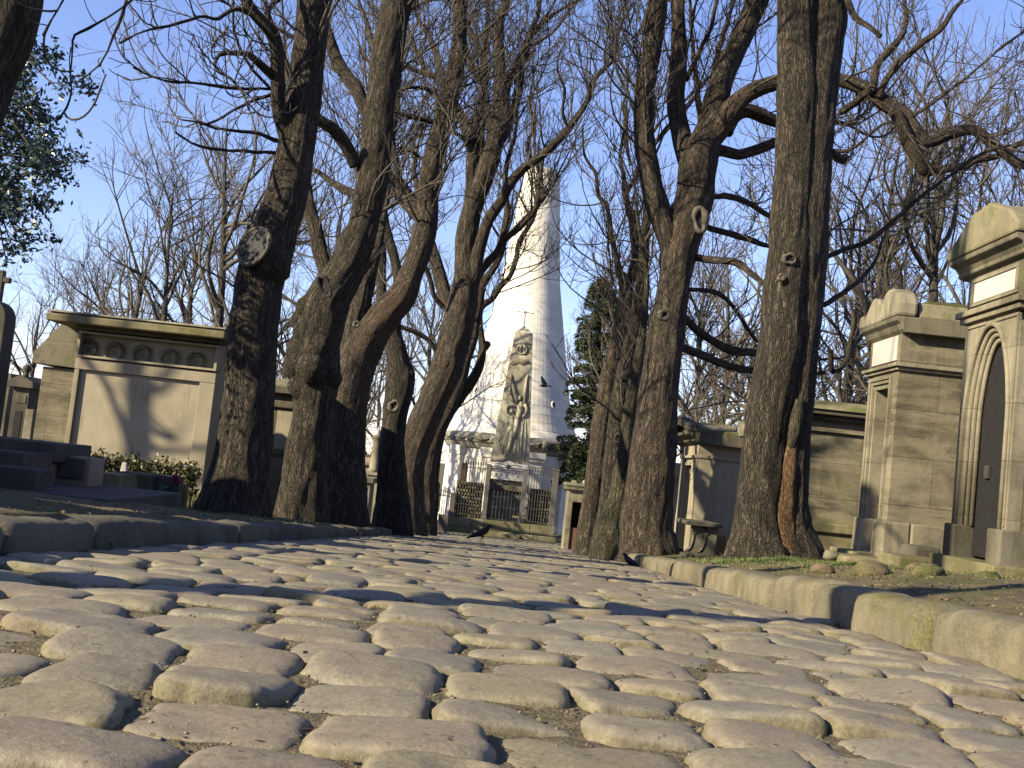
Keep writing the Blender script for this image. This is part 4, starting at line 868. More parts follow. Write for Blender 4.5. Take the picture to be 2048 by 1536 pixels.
# ------------------------------------------------------------------ the great tower
def tower():
    d = 50.; c = P(1027, 888, d); cx, cy = c[0], d; z0 = float(gz(cx, d))-.1; k = d/F
    root = empty('stone_tower', (cx, cy, z0), 'tall white tapering chimney shaped stone tower on a drum base', 'tower')
    zc = lambda py: Z(1027+(888-py)*.1069, py, d)
    prof = [(35*k, zc(343)), (36.5*k, zc(347)), (37*k, zc(352)), (36.5*k, zc(357)), (43*k, zc(407)), (48*k, zc(460)), (60*k, zc(567)), (75*k, zc(647)), (87*k, zc(710)), (98*k, zc(770)), (108*k, zc(815)), (115*k, zc(839)), (123*k, zc(862)), (131*k, zc(876))]
    # course by course, each with a slight setback so the rings read
    rs = np.array([p[0] for p in prof][::-1]); zs = np.array([p[1] for p in prof][::-1]); out = []
    zz = zs[0]; hgt = .36
    while zz < zs[-1]-.05:
        z2 = min(zz+hgt*rng.uniform(.9, 1.1), zs[-1]); r1 = np.interp(zz, zs, rs); r2 = np.interp(z2, zs, rs)
        j = .001+rng.uniform(0, .005); out += [(r1+j, zz+.006), (r2+j, z2-.012), (r2, z2-.002)]; zz = z2
    rt = rs[-1]; out += [(rt+.05, zs[-1]-.22), (rt+.05, zs[-1]-.12), (rt-.02, zs[-1]-.1), (rt-.02, zs[-1]), (rt-.16, zs[-1]), (rt-.16, zs[-1]-.5)]
    out.sort(key=lambda q: 0) 
    mb = MB(); mb.lathe([(a, b) for a, b in out], cx, cy, 72); mb.build('cone_shaft', M_['tower'], root, smooth=False)
    # cornice and drum
    zt = zc(876); zb = zc(905)
    mb = MB(); mb.lathe([(132*k, zt+.03), (139*k, zt-.05), (141*k, zt-.12), (141*k, zt-.38), (137*k, zt-.44), (137*k, zt-.5), (133*k, zt-.62), (128*k, zt-.70)], cx, cy, 72); mb.build('cornice', M_['towerlow'], root)
    mb = MB(); mb.lathe([(128*k, zt-.66), (131*k, zt-1.1), (130*k, zt-1.16), (133*k, z0+.5), (137*k, z0+.46), (139*k, z0)], cx, cy, 72); mb.build('drum', M_['tower'], root)
    # pilasters
    for a in (-142, -108, -72, -38, -5):
        q = rad(a); ux, uy = math.cos(q), math.sin(q); r_ = 134*k; mb = MB(); w_ = .34
        T = lambda rr, s: (cx+ux*rr-uy*s, cy+uy*rr+ux*s)
        for (ra, wa, za, zb_) in ((r_+.10, w_, z0, zt-.7), (r_+.15, w_+.05, z0, z0+.35), (r_+.16, w_+.05, zt-1.0, zt-.72), (r_+.2, w_+.09, zt-.85, zt-.6)):
            pl = [T(r_-.15, -wa), T(ra, -wa), T(ra, wa), T(r_-.15, wa)]; mb.prism(pl, za, zb_, 'z')
        o = mb.build('pilaster', M_['tower'], root)
    # roundels: lit rim round a dark eye
    for px, py in ((954, 793), (1104, 807)):
        x = (px-(1027+(888-py)*.1069))*k; zz = zc(py); rr = float(np.interp(zz, zs, rs))+.02; y = -math.sqrt(max(rr*rr-x*x, .01)); nr = np.array([x, y, .25*rr]); nr /= np.linalg.norm(nr)
        cc = np.array([cx+x, cy+y, zz]); ux = np.cross(nr, [0, 0, 1.]); ux /= np.linalg.norm(ux); uz = np.cross(ux, nr)
        th = np.linspace(0, 2*np.pi, 25); mb = MB(); mb.tube([cc+ux*.10*math.cos(q)+uz*.14*math.sin(q) for q in th], .035, 7, cap=False); o = mb.build('roundel', M_['tower'], root, smooth=True)
        mb = MB(); mb.add([cc+nr*.02]+[cc+nr*.02+ux*.09*math.cos(q)+uz*.13*math.sin(q) for q in th[:-1]], [(0, i+1, (i+1) % 24+1) for i in range(24)]); mb.build('eye', M_['void'], o)
    # carved heads under the rim of the cornice
    for a in range(-170, 0, 20):
        q = rad(a+4); mb = MB(); r_ = 141*k+.03; cc = (cx+r_*math.cos(q), cy+r_*math.sin(q), zt-.25); mb.ball(cc, (.16, .12, .17), 10, 7)
        for s in (-1, 1): mb.tube([(cc[0]-math.sin(q)*s*t, cc[1]+math.cos(q)*s*t, cc[2]+.05*math.sin(t*9)) for t in np.linspace(.1, .7, 8)], np.linspace(.05, .02, 8), 6)
        mb.build('carved_head', M_['towerlow'], root, smooth=True)
    return cx, cy, zt
tower()

# ------------------------------------------------------------------ obelisk tomb in its railing
def obelisk():
    d = 43.; k = d/F
    L = lambda py, px=1020: Z(px, py, d)
    bx = P(1019, 928, d)[0]; hb = 39.5*k; ht = 18*k; zb = L(928); zs = L(665, 1047); za = L(652, 1048); xt = P(1048, 665, d)[0]
    z0 = float(gz(bx, d))
    root = empty('obelisk_tomb', (bx, d, z0), 'carved stone obelisk tomb with a relief of a figure raising both arms', 'tomb')
    mb = MB(); t = .62
    mb.add([(bx-hb, d-.0, zb), (bx+hb, d-.0, zb), (bx+hb, d+2*hb*.7, zb), (bx-hb, d+2*hb*.7, zb), (xt-ht, d+.12, zs), (xt+ht, d+.12, zs), (xt+ht, d+.12+ht*1.6, zs), (xt-ht, d+.12+ht*1.6, zs), (xt, d+.12+ht*.8, za+.08)],
           [(3, 2, 1, 0), (0, 1, 5, 4), (1, 2, 6, 5), (2, 3, 7, 6), (3, 0, 4, 7), (4, 5, 8), (5, 6, 8), (6, 7, 8), (7, 4, 8)])
    mb.build('shaft', M_['obelisk'], root, bevel=.01)
    yf = lambda z: d-.0+.12*(z-zb)/(zs-zb)
    Q = lambda px, py, o=.0: (P(px, py, d)[0], yf(L(py, px))-o, L(py, px))     # a point on the front face
    # relief
    rl = MB()
    def tb(pts, r_, o=.01, n=7): rl.tube([Q(x, y, o) for x, y in pts], np.array(r_)*k if not np.isscalar(r_) else r_*k, n)
    # halo with rays and the drapery under it
    cx_, cy_ = 1044, 698
    rl.tube([Q(cx_+9.5*math.cos(a), cy_+9.5*math.sin(a), .03) for a in np.linspace(0, 6.283, 20)], 1.9*k, 7, cap=False)
    tb([(1041, 705), (1041, 694), (1044, 690)], [2, 3, 2], .02); tb([(1048, 704), (1049, 694), (1047, 690)], [2, 2.5, 1.5], .02)
    for a in np.linspace(0, 6.283, 22)[:-1]:
        if abs(math.sin(a)-1) < .25: continue
        tb([(cx_+12*math.cos(a), cy_+12*math.sin(a)), (cx_+17*math.cos(a), cy_+19*math.sin(a))], [1.0, .5], .0, 5)
    for i, x in enumerate(np.linspace(1022, 1062, 13)): tb([(1040+(x-1042)*.35, 709), (x-1, 728+2*math.sin(i))], [1.0, 1.9], .0, 6)
    # upper figure: head, torso and raised arms
    h = Q(1040, 796, .08); rl.ball(h, (.075, .08, .10), 12, 9); rl.ball((h[0]+.015, h[1]+.03, h[2]+.03), (.095, .07, .09), 10, 7)
    tb([(1039, 822), (1041, 812), (1042, 803)], [6, 7.5, 3], .0, 10); tb([(1036, 838), (1038, 828), (1040, 818)], [5, 6, 6], .02, 10)
    tb([(1034, 806), (1031, 790), (1026, 772), (1022, 756), (1021, 748)], [3.4, 3.6, 3.0, 2.2, 1.6], .05)
    tb([(1049, 806), (1050, 788), (1052, 770), (1054, 755), (1056, 749)], [3.4, 3.6, 3.0, 2.2, 1.6], .05)
    tb([(1049, 808), (1054, 818), (1051, 828), (1045, 834)], [3.6, 3.4, 2.8, 2], .05)
    tb([(1060, 752), (1061, 775), (1060, 800), (1056, 812)], [1.4, 2, 2, 1], .0)
    # second, lower figure
    h = Q(1023, 822, .08); rl.ball(h, (.07, .07, .09), 12, 9)
    tb([(1016, 826), (1012, 817), (1018, 811), (1027, 810), (1031, 815)], [2.6, 2.8, 2.4, 2, 1.5], .06)
    tb([(1020, 792), (1019, 780), (1020, 774)], [2, 2.4, 1.8], .05); tb([(1028, 803), (1023, 798), (1020, 790)], [2.6, 2.6, 2], .05)
    tb([(1022, 832), (1024, 850), (1023, 866)], [4, 5.5, 5], .0, 10); tb([(1034, 838), (1032, 856), (1026, 876)], [5, 6, 5], .01, 10)
    tb([(1024, 862), (1021, 884), (1016, 904)], [4, 3.4, 2.4], .04); tb([(1014, 906), (1010, 912)], [2, 1.5], .04)
    # folds
    for i in range(20):
        f = i/19; x0 = 1020+f*31; x1 = 996+f*52
        y0 = 838+6*math.sin(i*1.7); y1 = 926+3*math.sin(i*2.3) if f > .2 else 884+f*150
        tb([(x0, y0), (x0*.6+x1*.4+2.5*math.sin(i*2.1), y0*.6+y1*.4), (x0*.25+x1*.75+2.5*math.sin(i*1.3+1), y0*.3+y1*.7), (x1+1.5*math.sin(i), y1)], [1.0, 1.5+.4*math.sin(i*3), 1.6, 1.1], .015*math.sin(i*2.7)-.005, 6)
    for i in range(6): tb([(1016+i*1.4, 842+i*5), (1006+i, 862+i*5), (1000+i*2, 876+i*4)], [1.2, 1.9, 1.3], .0, 6)
    rl.build('figure_relief', M_['obelisk'], root, smooth=True)
    # iron cross finial with ring
    mb = MB(); c0 = P(1048, 653, d); c1 = P(1051, 627, d); cc = P(1051, 624, d); mb.tube([c0-np.array([0, -.12, .1]), c1+np.array([0, .12, 0])], .018, 6)
    a = P(1036, 622, d); b = P(1067, 626, d); g = np.array([0, .12, 0]); mb.tube([a+g, b+g], .014, 6)
    mb.tube([cc+g+.045*np.array([math.cos(q), 0, math.sin(q)]) for q in np.linspace(0, 6.28, 15)], .016, 6, cap=False)
    for e in (a, b): mb.ball(e+g, .028, 8, 6)
    mb.build('iron_cross', M_['iron'], root)
    # plinth: gabled cap and body under the shaft, with a sloped shoulder
    zq = L(960); x0 = P(979, 945, d)[0]; x1 = P(1053, 950, d)[0]; mb = MB(); g0 = float(gz(bx, d))
    mb.box(x0-.05, x1+.05, d-.35, d+1.3, zq-.02, zb+.02, .03, .03)
    mb.prism([(x0-.1, zb-.22), (x1+.1, zb-.22), ((x0+x1)/2, zb+.12)], d-.42, d-.2, 'y'); mb.build('gabled_cap', M_['tower'], root, bevel=.01)
    mb = MB(); mb.box(x0, x1, d-.2, d+1.2, g0-.1, zq); mb.box(x0-.12, x1+.12, d-.34, d+1.25, zq-.42, zq-.22); mb.box(x0-.15, x1+.15, d-.5, d+1.3, g0-.1, g0+.75)
    mb.build('plinth', M_['lime'], root, bevel=.01)
    return root
obelisk()

def railing():
    d = 40.6; zg = float(gz(.2, d))
    gp = lambda px, py, dd=0: P(px, py, d+dd)
    xl = gp(893, 1030)[0]; xr = gp(1110, 1056)[0]; z1 = gp(1000, 1043)[2]; z2 = gp(1000, 1063)[2]; back = d+3.2
    root = empty('stone_plinth', ((xl+xr)/2, d, zg), 'mossy two stepped stone base carrying the railed tomb enclosure', 'plinth')
    mb = MB(); n = 5; e = np.linspace(xl, xr, n+1)+np.array([0, .1, -.2, .15, -.1, 0])
    for i in range(n): mb.box(e[i]+.008, e[i+1]-.008, d+.05+.02*math.sin(i*3), d+.75, z2+.006, z1)
    mb.build('upper_course', M_['mossroof'], root, bevel=.015)
    mb = MB(); e = np.linspace(xl-.12, xr+.1, n)+np.array([0, .3, -.1, .2, 0])
    for i in range(n-1): mb.box(e[i]+.008, e[i+1]-.008, d-.18+.03*math.sin(i*2), d+.8, zg-.35, z2)
    mb.build('lower_course', M_['mossroof'], root, bevel=.02)
    a = gp(940, 1068)[0]; b = gp(1038, 1080)[0]
    mb = MB(); mb.box(a, b, d-.62, d-.2, zg-.3, (zg+z2)/2+.04); mb.build('step', M_['mossy'], root, bevel=.02)
    # railings: posts, gate and side panels
    ft = .35; D = d+ft; G = lambda px, py: P(px, py, D)
    rail = empty('iron_railing', ((xl+xr)/2, D, z1), 'rusty iron railing and gate closing the obelisk enclosure', 'railing')
    def post(px, pyt, pyb, w_=.085, mat='post'):
        x = G(px, pyt)[0]; zt = G(px, pyt)[2]; mb = MB(); mb.box(x-w_, x+w_, D-w_, D+w_, z1-.0, zt-.06); mb.box(x-w_*1.25, x+w_*1.25, D-w_*1.25, D+w_*1.25, zt-.06, zt, .03, .03); mb.box(x-w_*1.2, x+w_*1.2, D-w_*1.2, D+w_*1.2, z1+.0, z1+.12)
        mb.build('post', M_[mat], rail, bevel=.008); return x, zt
    xa, za = post(979, 928, 1040); xb, zb = post(1053, 937, 1050); xc, zc_ = post(1113, 938, 1056, .11); xd, zd = post(907, 985, 1030, .09)
    def bars(x0, x1, zt0, zt1, zb_, n, spear=True, rails=()):
        mb = MB()
        for i in range(n):
            f = (i+.5)/n; x = x0+(x1-x0)*f; zt = zt0+(zt1-zt0)*f; mb.tube([(x, D, zb_), (x, D, zt)], .014, 6)
            if spear: mb.lathe([(.012, zt-.01), (.032, zt+.03), (.022, zt+.08), (.004, zt+.17)], x, D, 6)
        for r0_, r1_ in rails: mb.tube([(x0, D, r0_), (x1, D, r1_)], .016, 6)
        mb.build('bar_panel', M_['iron'], rail)
    xe = G(920, 960)[0]
    bars(xe, xa-.08, G(930, 928)[2], G(970, 930)[2], z1, 10, True, ((G(945, 935)[2], G(945, 935)[2]), (z1+.12, z1+.12), (G(945, 1010)[2],)*2))
    bars(xb+.08, xc-.12, G(1065, 942)[2], G(1100, 948)[2], z1, 9, True, ((G(1080, 936)[2],)*2, (G(1080, 950)[2],)*2, (z1+.1, z1+.1), (G(1080, 1020)[2],)*2))
    bars(xd-.65, xd-.09, zd-.0, zd-.05, z1-.1, 7, True, ((zd-.15,)*2, (z1, z1)))
    # gate: X-braced upper panel
    zt = G(1015, 936)[2]; zm = G(1015, 966)[2]; gx0, gx1 = xa+.09, xb-.09; mb = MB()
    for z_ in (zt, zt-.16, zm): mb.tube([(gx0, D, z_), (gx1, D, z_)], .018, 6)
    n = 3; w_ = (gx1-gx0)/n
    for i in range(n):
        x = gx0+i*w_; mb.tube([(x, D, zt), (x+w_, D, zm)], .012, 5); mb.tube([(x+w_, D, zt), (x, D, zm)], .012, 5)
        mb.tube([(x+w_/2, D, zt-.16), (x+w_/2, D, zm)], .010, 5)
        mb.ball((x+w_/2, D, (zt+zm)/2), .035, 8, 6)
    for x in (gx0, gx1): mb.tube([(x, D, z1), (x, D, zt)], .018, 6)
    mb.ball(((gx0+gx1)/2, D, zt+.05), .09, 8, 6)
    for s in (-1, 1): mb.tube([((gx0+gx1)/2+s*q, D, zt+.02+.12*math.sin(q*5)) for q in np.linspace(.02, .5, 8)], .02, 5)
    mb.build('cross_braced_panel', M_['iron'], rail)
    ztg = G(1015, 990)[2]; mb = MB(); n = 9
    for i in range(n):
        x = gx0+(gx1-gx0)*(i+.5)/n; zt_ = ztg+.10*math.cos((i-4)*.5)*0+.0; mb.tube([(x, D, z1+.03), (x, D, zt_)], .013, 6); mb.lathe([(.012, zt_), (.03, zt_+.04), (.004, zt_+.15)], x, D, 6)
    for z_ in (ztg-.1, (ztg+z1)/2, z1+.05): mb.tube([(gx0, D, z_), (gx1, D, z_)], .016, 6)
    mb.build('gate_leaf', M_['iron'], rail)
    # openwork walls of mossy tiles behind the bars
    for (pa, pb, pt, lab) in ((913, 968, 964, 'openwork mossy block wall left of the gate'), (1058, 1106, 979, 'openwork mossy block wall right of the gate')):
        x0 = G(pa, pt)[0]; x1 = G(pb, pt)[0]; zt = G((pa+pb)/2, pt)[2]; y = D+.22; rows = 10; cols = 9; hh = (zt-z1)/rows; ww = (x1-x0)/cols; mb = MB()
        for r_ in range(rows):
            for c in range(cols):
                o = (r_ % 2)*.5*ww-ww*.25; a_ = max(x0, x0+c*ww+o+.02); b_ = min(x1, x0+(c+1)*ww+o-.02)
                if b_-a_ < .03: continue
                mb.box(a_, b_, y-rng.uniform(0, .03), y+.12, z1+r_*hh+.022, z1+(r_+1)*hh-.022, .01, .0)
        wl = empty('openwork_wall', ((x0+x1)/2, y, z1), lab, 'wall', 'openwork walls inside the railing')
        mb.build('blocks', M_['mossroof'], wl, bevel=.01)
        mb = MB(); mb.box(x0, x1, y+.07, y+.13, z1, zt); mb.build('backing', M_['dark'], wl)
    # slab standing on edge at the left, brown against the light
    p0 = G(911, 1030); p1 = G(921, 914); mb = MB(); mb.box(p0[0]-.02, p0[0]+.24, D+.5, D+1.4, z1-.3, p1[2]-.2, .03, .0); sl_ = mb.build('standing_slab', M_['rust'], None, bevel=.01, origin=(p0[0], D+.9, z1-.3))
    tag(sl_, 'tall dark brown slab standing on edge left of the obelisk', 'slab')
railing()

# ------------------------------------------------------------------ wall tomb on the left
def wall_tomb():
    d = 15.; D = lambda px, py: P(px, py, d)
    xl = D(118, 960)[0]; xr = D(402, 975)[0]; xl2 = (xl+D(150, 735)[0])/2; xr2 = (xr+D(438, 720)[0])/2; xl = xl2; xr = xr2
    zg = float(gz((xl+xr)/2, d)); zc = Z(285, 672, d); zf0 = Z(285, 730, d); zp = Z(285, 752, d)
    root = empty('wall_tomb', ((xl+xr)/2, d, zg), 'broad pale wall tomb with five carved wreaths above a blank panel', 'tomb')
    mb = MB(); mb.box(xl, xr, d+.12, d+.9, zg-.2, zc); fl = .16
    pl = D(158, 745)[0]; pr = D(400, 760)[0]
    mb.box(xl, pl, d, d+.13, zg-.2, zp+.0); mb.box(pr, xr, d, d+.13, zg-.2, zp+.0); mb.box(xl, xr, d-.003, d+.13, zp+.003, zf0)
    mb.build('body', M_['tombface'], root, bevel=.008)
    mb = MB(); mb.box(pl+.001, pr-.001, d+.05, d+.119, zg-.1, zp-.001); mb.build('panel', M_['panelface'], root)
    mb = MB(); f = .03; z0_, z1_ = zf0+.02, zc-.02
    for (a, b, c, e) in ((xl, xr, z0_, z0_+f), (xl, xr, z1_-f, z1_), (xl, xl+.04, z0_+f, z1_-f), (xr-.04, xr, z0_+f, z1_-f)): mb.box(a, b, d-.035, d+.12, c, e)
    mb.build('frieze_frame', M_['tombface'], root, bevel=.004)
    # five wreaths open at the bottom with a small monogram
    for i, (px, py) in enumerate([(171, 697), (224, 703), (279, 709), (334, 716), (388, 723)]):
        c = np.array([D(px, py)[0], d+.10, Z(px, py, d)]); w_ = MB(); r_ = .105
        for q in np.linspace(rad(-62), rad(242), 30):
            wr = .027*(1+.3*math.sin(q*9))*(.7+.3*math.sin((q+1.08)/5.3*math.pi)); pt = c+np.array([r_*math.cos(q), -.02, r_*1.0*math.sin(q)]); w_.ball(pt, (wr, .022, wr), 7, 5)
        for q in np.linspace(rad(20), rad(160), 9): w_.ball(c+np.array([(r_+.035)*math.cos(q), -.01, (r_+.03)*math.sin(q)]), (.014, .014, .011), 6, 4)
        o = w_.build('wreath', M_['limegrey'], root, smooth=True)
        g = MB(); s = .03
        for a in (-1, 1): g.tube([c+np.array([a*.018, 0, -s]), c+np.array([a*.014, 0, s])], .006, 5)
        g.tube([c+np.array([-.03, 0, -s]), c+np.array([.035, 0, -s])], .005, 5); g.build('monogram', M_['limegrey'], o)
    # heavy roof slab
    za = Z(285, 668, d); zt = Z(285, 645, d); mb = MB(); x0 = D(112, 650)[0]; x1 = D(462, 680)[0]
    mb.box(xl-.02, x1-.12, d-.12, d+1.0, zc-.002, zc+.05); mb.build('bed_moulding', M_['dark'], root, bevel=.01)
    mb = MB(); mb.box(x0, x1, d-.36, d+1.2, zc+.052, zc+.152); mb.build('roof_edge', M_['mossy'], root, bevel=.015)
    mb = MB(); mb.box(x0+.02, x1-.02, d-.28, d+1.15, zc+.153, zc+.175, .01, .01); mb.box(x0-.01, x1+.0, d-.32, d+1.2, zc+.178, zc+.205, .015, .015)
    mb.prism([(d-.27, zc+.206), (d+1.1, zc+.206), (d+.5, zc+.27)], x0+.2, x1-.2, 'x'); mb.build('roof_slab', M_['lime'], root, bevel=.008)
    # set-back left wing with its own gabled end
    xw = P(78, 860, 15.9)[0]; zw = Z(105, 700, 15.7); zwt = Z(118, 640, 15.7)
    mb = MB(); mb.box(xw+.12, xl-.003, d+.45, d+1.6, zg-.2, Z(110, 735, 15.45)); mb.build('wing', M_['side'], root, bevel=.01)
    mb = MB(); mb.prism([(xw-.02, Z(85, 728, 15.45)), (xl-.003, Z(130, 735, 15.45)), (xl-.003, zwt+.04), (x0+.0, zwt+.04), (xw-.0, zw-.06)], d+.38, d+1.7, 'y'); mb.build('wing_gable', M_['limegrey'], root, bevel=.01)
    mb = MB(); mb.box(xl-.1, xr+.1, d-.28, d, zg-.2, zg+.2); mb.build('footing', M_['mossy'], root, bevel=.015)
wall_tomb()

def boxat(px0, px1, pyt, pyb, d, dep, name, mat, label, cat, ground=True, bevel=.012, tx=0, group=None):
    """one worked stone block whose front face spans the given pixels at distance d"""
    pm = (px0+px1)/2; x0 = P(px0, (pyt+pyb)/2, d)[0]; x1 = P(px1, (pyt+pyb)/2, d)[0]; zt = Z(pm, pyt, d); zb = Z(pm, pyb, d)
    if ground: zb = min(zb, float(gz((x0+x1)/2, d))-.04)
    mb = MB(); mb.box(x0, x1, d, d+dep, zb, zt, tx, 0)
    o = mb.build(name, M_[mat], None, bevel=bevel, origin=((x0+x1)/2, d+dep/2, zb)); tag(o, label, cat, group); return o
# stepped granite monument at the far left
def granite_steps():
    d = 9.; g = P(0, 980, d); root = empty('granite_tomb', (P(0, 980, d)[0], d, float(gz(g[0], d))), 'stepped dark granite tomb at the left edge below the small chapel', 'tomb')
    def b(px0, px1, pyt, pyb, dd, dep, name, mat, bev=.008):
        x0 = P(px0, (pyt+pyb)/2, dd)[0]; x1 = P(px1, (pyt+pyb)/2, dd)[0]; pm = (px0+px1)/2; mb = MB(); mb.box(x0, x1, dd, dd+dep, Z(pm, pyb, dd), Z(pm, pyt, dd)); mb.build(name, M_[mat], root, bevel=bev)
    b(-260, 113, 868, 905, 9.2, .8, 'top_slab', 'darkgranite'); b(-260, 98, 908, 980, 9.35, .6, 'pedestal', 'granite')
    b(-260, 48, 890, 945, 8.6, .55, 'upper_step', 'darkgranite'); b(-260, 72, 922, 985, 8.2, .35, 'lower_step', 'darkgranite')
    b(-260, 215, 974, 1010, 8.1, 1.9, 'kerbstone', 'darkgranite')
    b(104, 178, 912, 985, 9.5, .35, 'side_block', 'granite')
granite_steps()
o = boxat(118, 170, 916, 958, 9.44, .03, 'name_plate', 'darkgranite', 'dark polished plate leaning on the granite block', 'plaque', ground=False)
def hedge(px0, px1, py, d, h, label, dep=.35, mat='hedge', n=1600):
    a = P(px0, py, d); b = P(px1, py, d); z = float(gz((a[0]+b[0])/2, d)); zt = Z((px0+px1)/2, py, d)
    m = n; c = np.stack([rng.uniform(a[0], b[0], m), rng.uniform(d, d+dep, m), z+(zt-z)*rng.random(m)**.6], 1); c[:, 2] += rng.normal(size=m)*.03
    V, Q = leaves(c, .02, 2, .032, rng); base = np.array([(a[0]+b[0])/2, d+dep/2, z])
    root = empty('hedge', base, label, 'hedge'); link('foliage', np_mesh('foliage', V-base, Q, smooth=False), M_[mat], root)
    mb = MB()
    for x in np.linspace(a[0]+.05, b[0]-.05, 9): mb.tube([(x, d+dep/2, z-.05), (x+.03, d+dep/2, z+(zt-z)*.8)], .012, 5)
    mb.build('stem', M_['twigs'], root)
hedge(125, 390, 905+14, 13.4, .5, 'low dark clipped hedge along the foot of the wall tomb', n=2600)
def rock(px, py, d, rx, rz, name, mat, label, cat='stone', dy=None, seed=1):
    c = P(px, py, d); s_ = d/F; mb = MB(); lump(mb, c, (rx*s_, (dy or rx)*s_, rz*s_), seed); o = mb.build(name, M_[mat], None, smooth=True, origin=(c[0], c[1], c[2]-rz*s_)); tag(o, label, cat); return o
rock(166, 902, 13.3, 15, 12, 'rounded_stone', 'limegrey', 'pale rounded stone peeping over the hedge beside the panel', seed=4)
rock(142, 905, 13.3, 10, 8, 'rounded_stone', 'dark', 'smaller dark rounded stone left of the pale one', seed=5)
boxat(182, 248, 947, 985, 10.6, .5, 'mossy_stone', 'mossy', 'green topped mossy stone block between the granite tomb and hedge', 'stone', tx=.05)
boxat(225, 300, 946, 970, 12.2, .5, 'grave_slab', 'limegrey', 'low grey grave slab in front of the hedge', 'grave')
boxat(232, 262, 925, 950, 12.9, .06, 'headstone', 'marble', 'small pale triangular headstone against the hedge', 'headstone', tx=.06)
boxat(302, 345, 952, 1000, 12.4, .4, 'grave_slab', 'dark', 'dark grave block behind the pink flowers', 'grave')
boxat(270, 320, 990, 1006, 11.4, .35, 'grave_slab', 'lime', 'small pale slab lying low on the ground near the wound tree', 'grave')
boxat(290, 310, 984, 991, 11.45, .12, 'stone_chip', 'marble', 'small white stone lying on the pale slab', 'stone', ground=False)
boxat(355, 371, 970, 1002, 11.6, .12, 'marker_stone', 'mossy', 'short mossy marker stone beside the flower pot', 'stone')
def flowers():
    d = 11.7; c = P(348, 955, d); z = float(gz(c[0], d)); root = empty('flower_pot', (c[0], d, z), 'pot of pink flowers with grey green leaves before the hedge', 'flowers')
    zc = c[2]; mb = MB(); mb.lathe([(.06, z), (.085, z+.12), (.09, z+.13), (.07, z+.13)], c[0], d, 16); mb.build('pot', M_['dark'], root, smooth=True)
    V, Q = leaves(np.array([[c[0]-.04, d, (z+zc)/2+.03], [c[0]+.02, d, (z+zc)/2], [c[0]-.08, d, (z+zc)/2]]), .045, 90, .026, rng); link('leaves', np_mesh('leaves', V-np.array(root.location), Q, smooth=False), M_['teal'], root)
    V, Q = leaves(np.array([[c[0]+.01, d, zc], [c[0]+.03, d, zc-.03], [c[0]+.02, d, zc-.02]]), .018, 80, .022, rng); link('petals', np_mesh('petals', V-np.array(root.location), Q, smooth=False), M_['pink'], root)
flowers()
# round shouldered stele with cross at the very edge
def stele():
    d = 9.8; x0 = P(-75, 780, d)[0]; x1 = P(-6, 760, d)[0]; zs = Z(10, 640, d); zt = Z(3, 600, d); z0 = float(gz(x1, d)); cx = (x0+x1)/2
    root = empty('cross_stele', (cx, d, z0), 'dark round shouldered stele with a cross at the left edge', 'gravestone'); r_ = (x1-x0)/2
    mb = MB(); pl = [(cx-r_, z0-.1), (cx+r_, z0-.1)]+[(cx+r_*math.cos(q), zs+r_*1.2*math.sin(q)) for q in np.linspace(0, math.pi, 15)]; mb.prism(pl, d, d+.22, 'y'); mb.build('slab', M_['dark'], root, bevel=.012)
    ct = zs+r_*1.2; mb = MB(); mb.box(cx-.03, cx+.03, d+.08, d+.14, ct-.03, ct+.28); mb.box(cx-.09, cx+.09, d+.083, d+.137, ct+.17, ct+.22); mb.build('cross', M_['dark'], root, bevel=.006)
stele()
def small_chapel_left():
    d = 21.; x0 = P(24, 800, d)[0]; x1 = P(57, 800, d)[0]; ze = Z(42, 775, d); zp = Z(42, 752, d); z0 = float(gz(x0, d))-.1
    root = empty('small_chapel', ((x0+x1)/2, d, z0), 'small dark gabled tomb chapel with a ball finial at far left', 'chapel'); c = (x0+x1)/2
    mb = MB(); mb.box(x0, x1, d, d+1.3, z0, ze); mb.build('body', M_['dark'], root, bevel=.01)
    mb = MB(); mb.prism([(x0-.1, ze-.0), (x1+.1, ze-.0), (x1+.08, ze+.12), (c, zp+.02), (x0-.08, ze+.12)], d-.1, d+1.4, 'y'); mb.build('pediment', M_['dark'], root, bevel=.01)
    mb = MB(); mb.lathe([(.05, zp-.02), (.06, zp+.04), (.04, zp+.06), (.09, zp+.13), (.07, zp+.2), (.01, zp+.24)], c, d+.1, 14); mb.build('finial', M_['dark'], root, smooth=True)
    mb = MB(); mb.box(x0+.06, x1-.05, d-.012, d+.01, Z(42, 806, d), Z(42, 790, d)); mb.build('plaque', M_['limegrey'], root)
    mb = MB(); mb.box(x0+.09, x1-.09, d-.01, d+.01, z0+.1, Z(42, 822, d)); mb.build('door', M_['void'], root)
    boxat(47, 66, 818, 866, 19., .3, 'low_pillar', 'lime', 'small pale stone pillar right of the small dark chapel', 'pillar', tx=.01)
    boxat(-4, 14, 745, 880, 24., 1., 'tomb_block', 'limegrey', 'grey tomb block behind the stele at the left edge', 'tomb')
small_chapel_left()

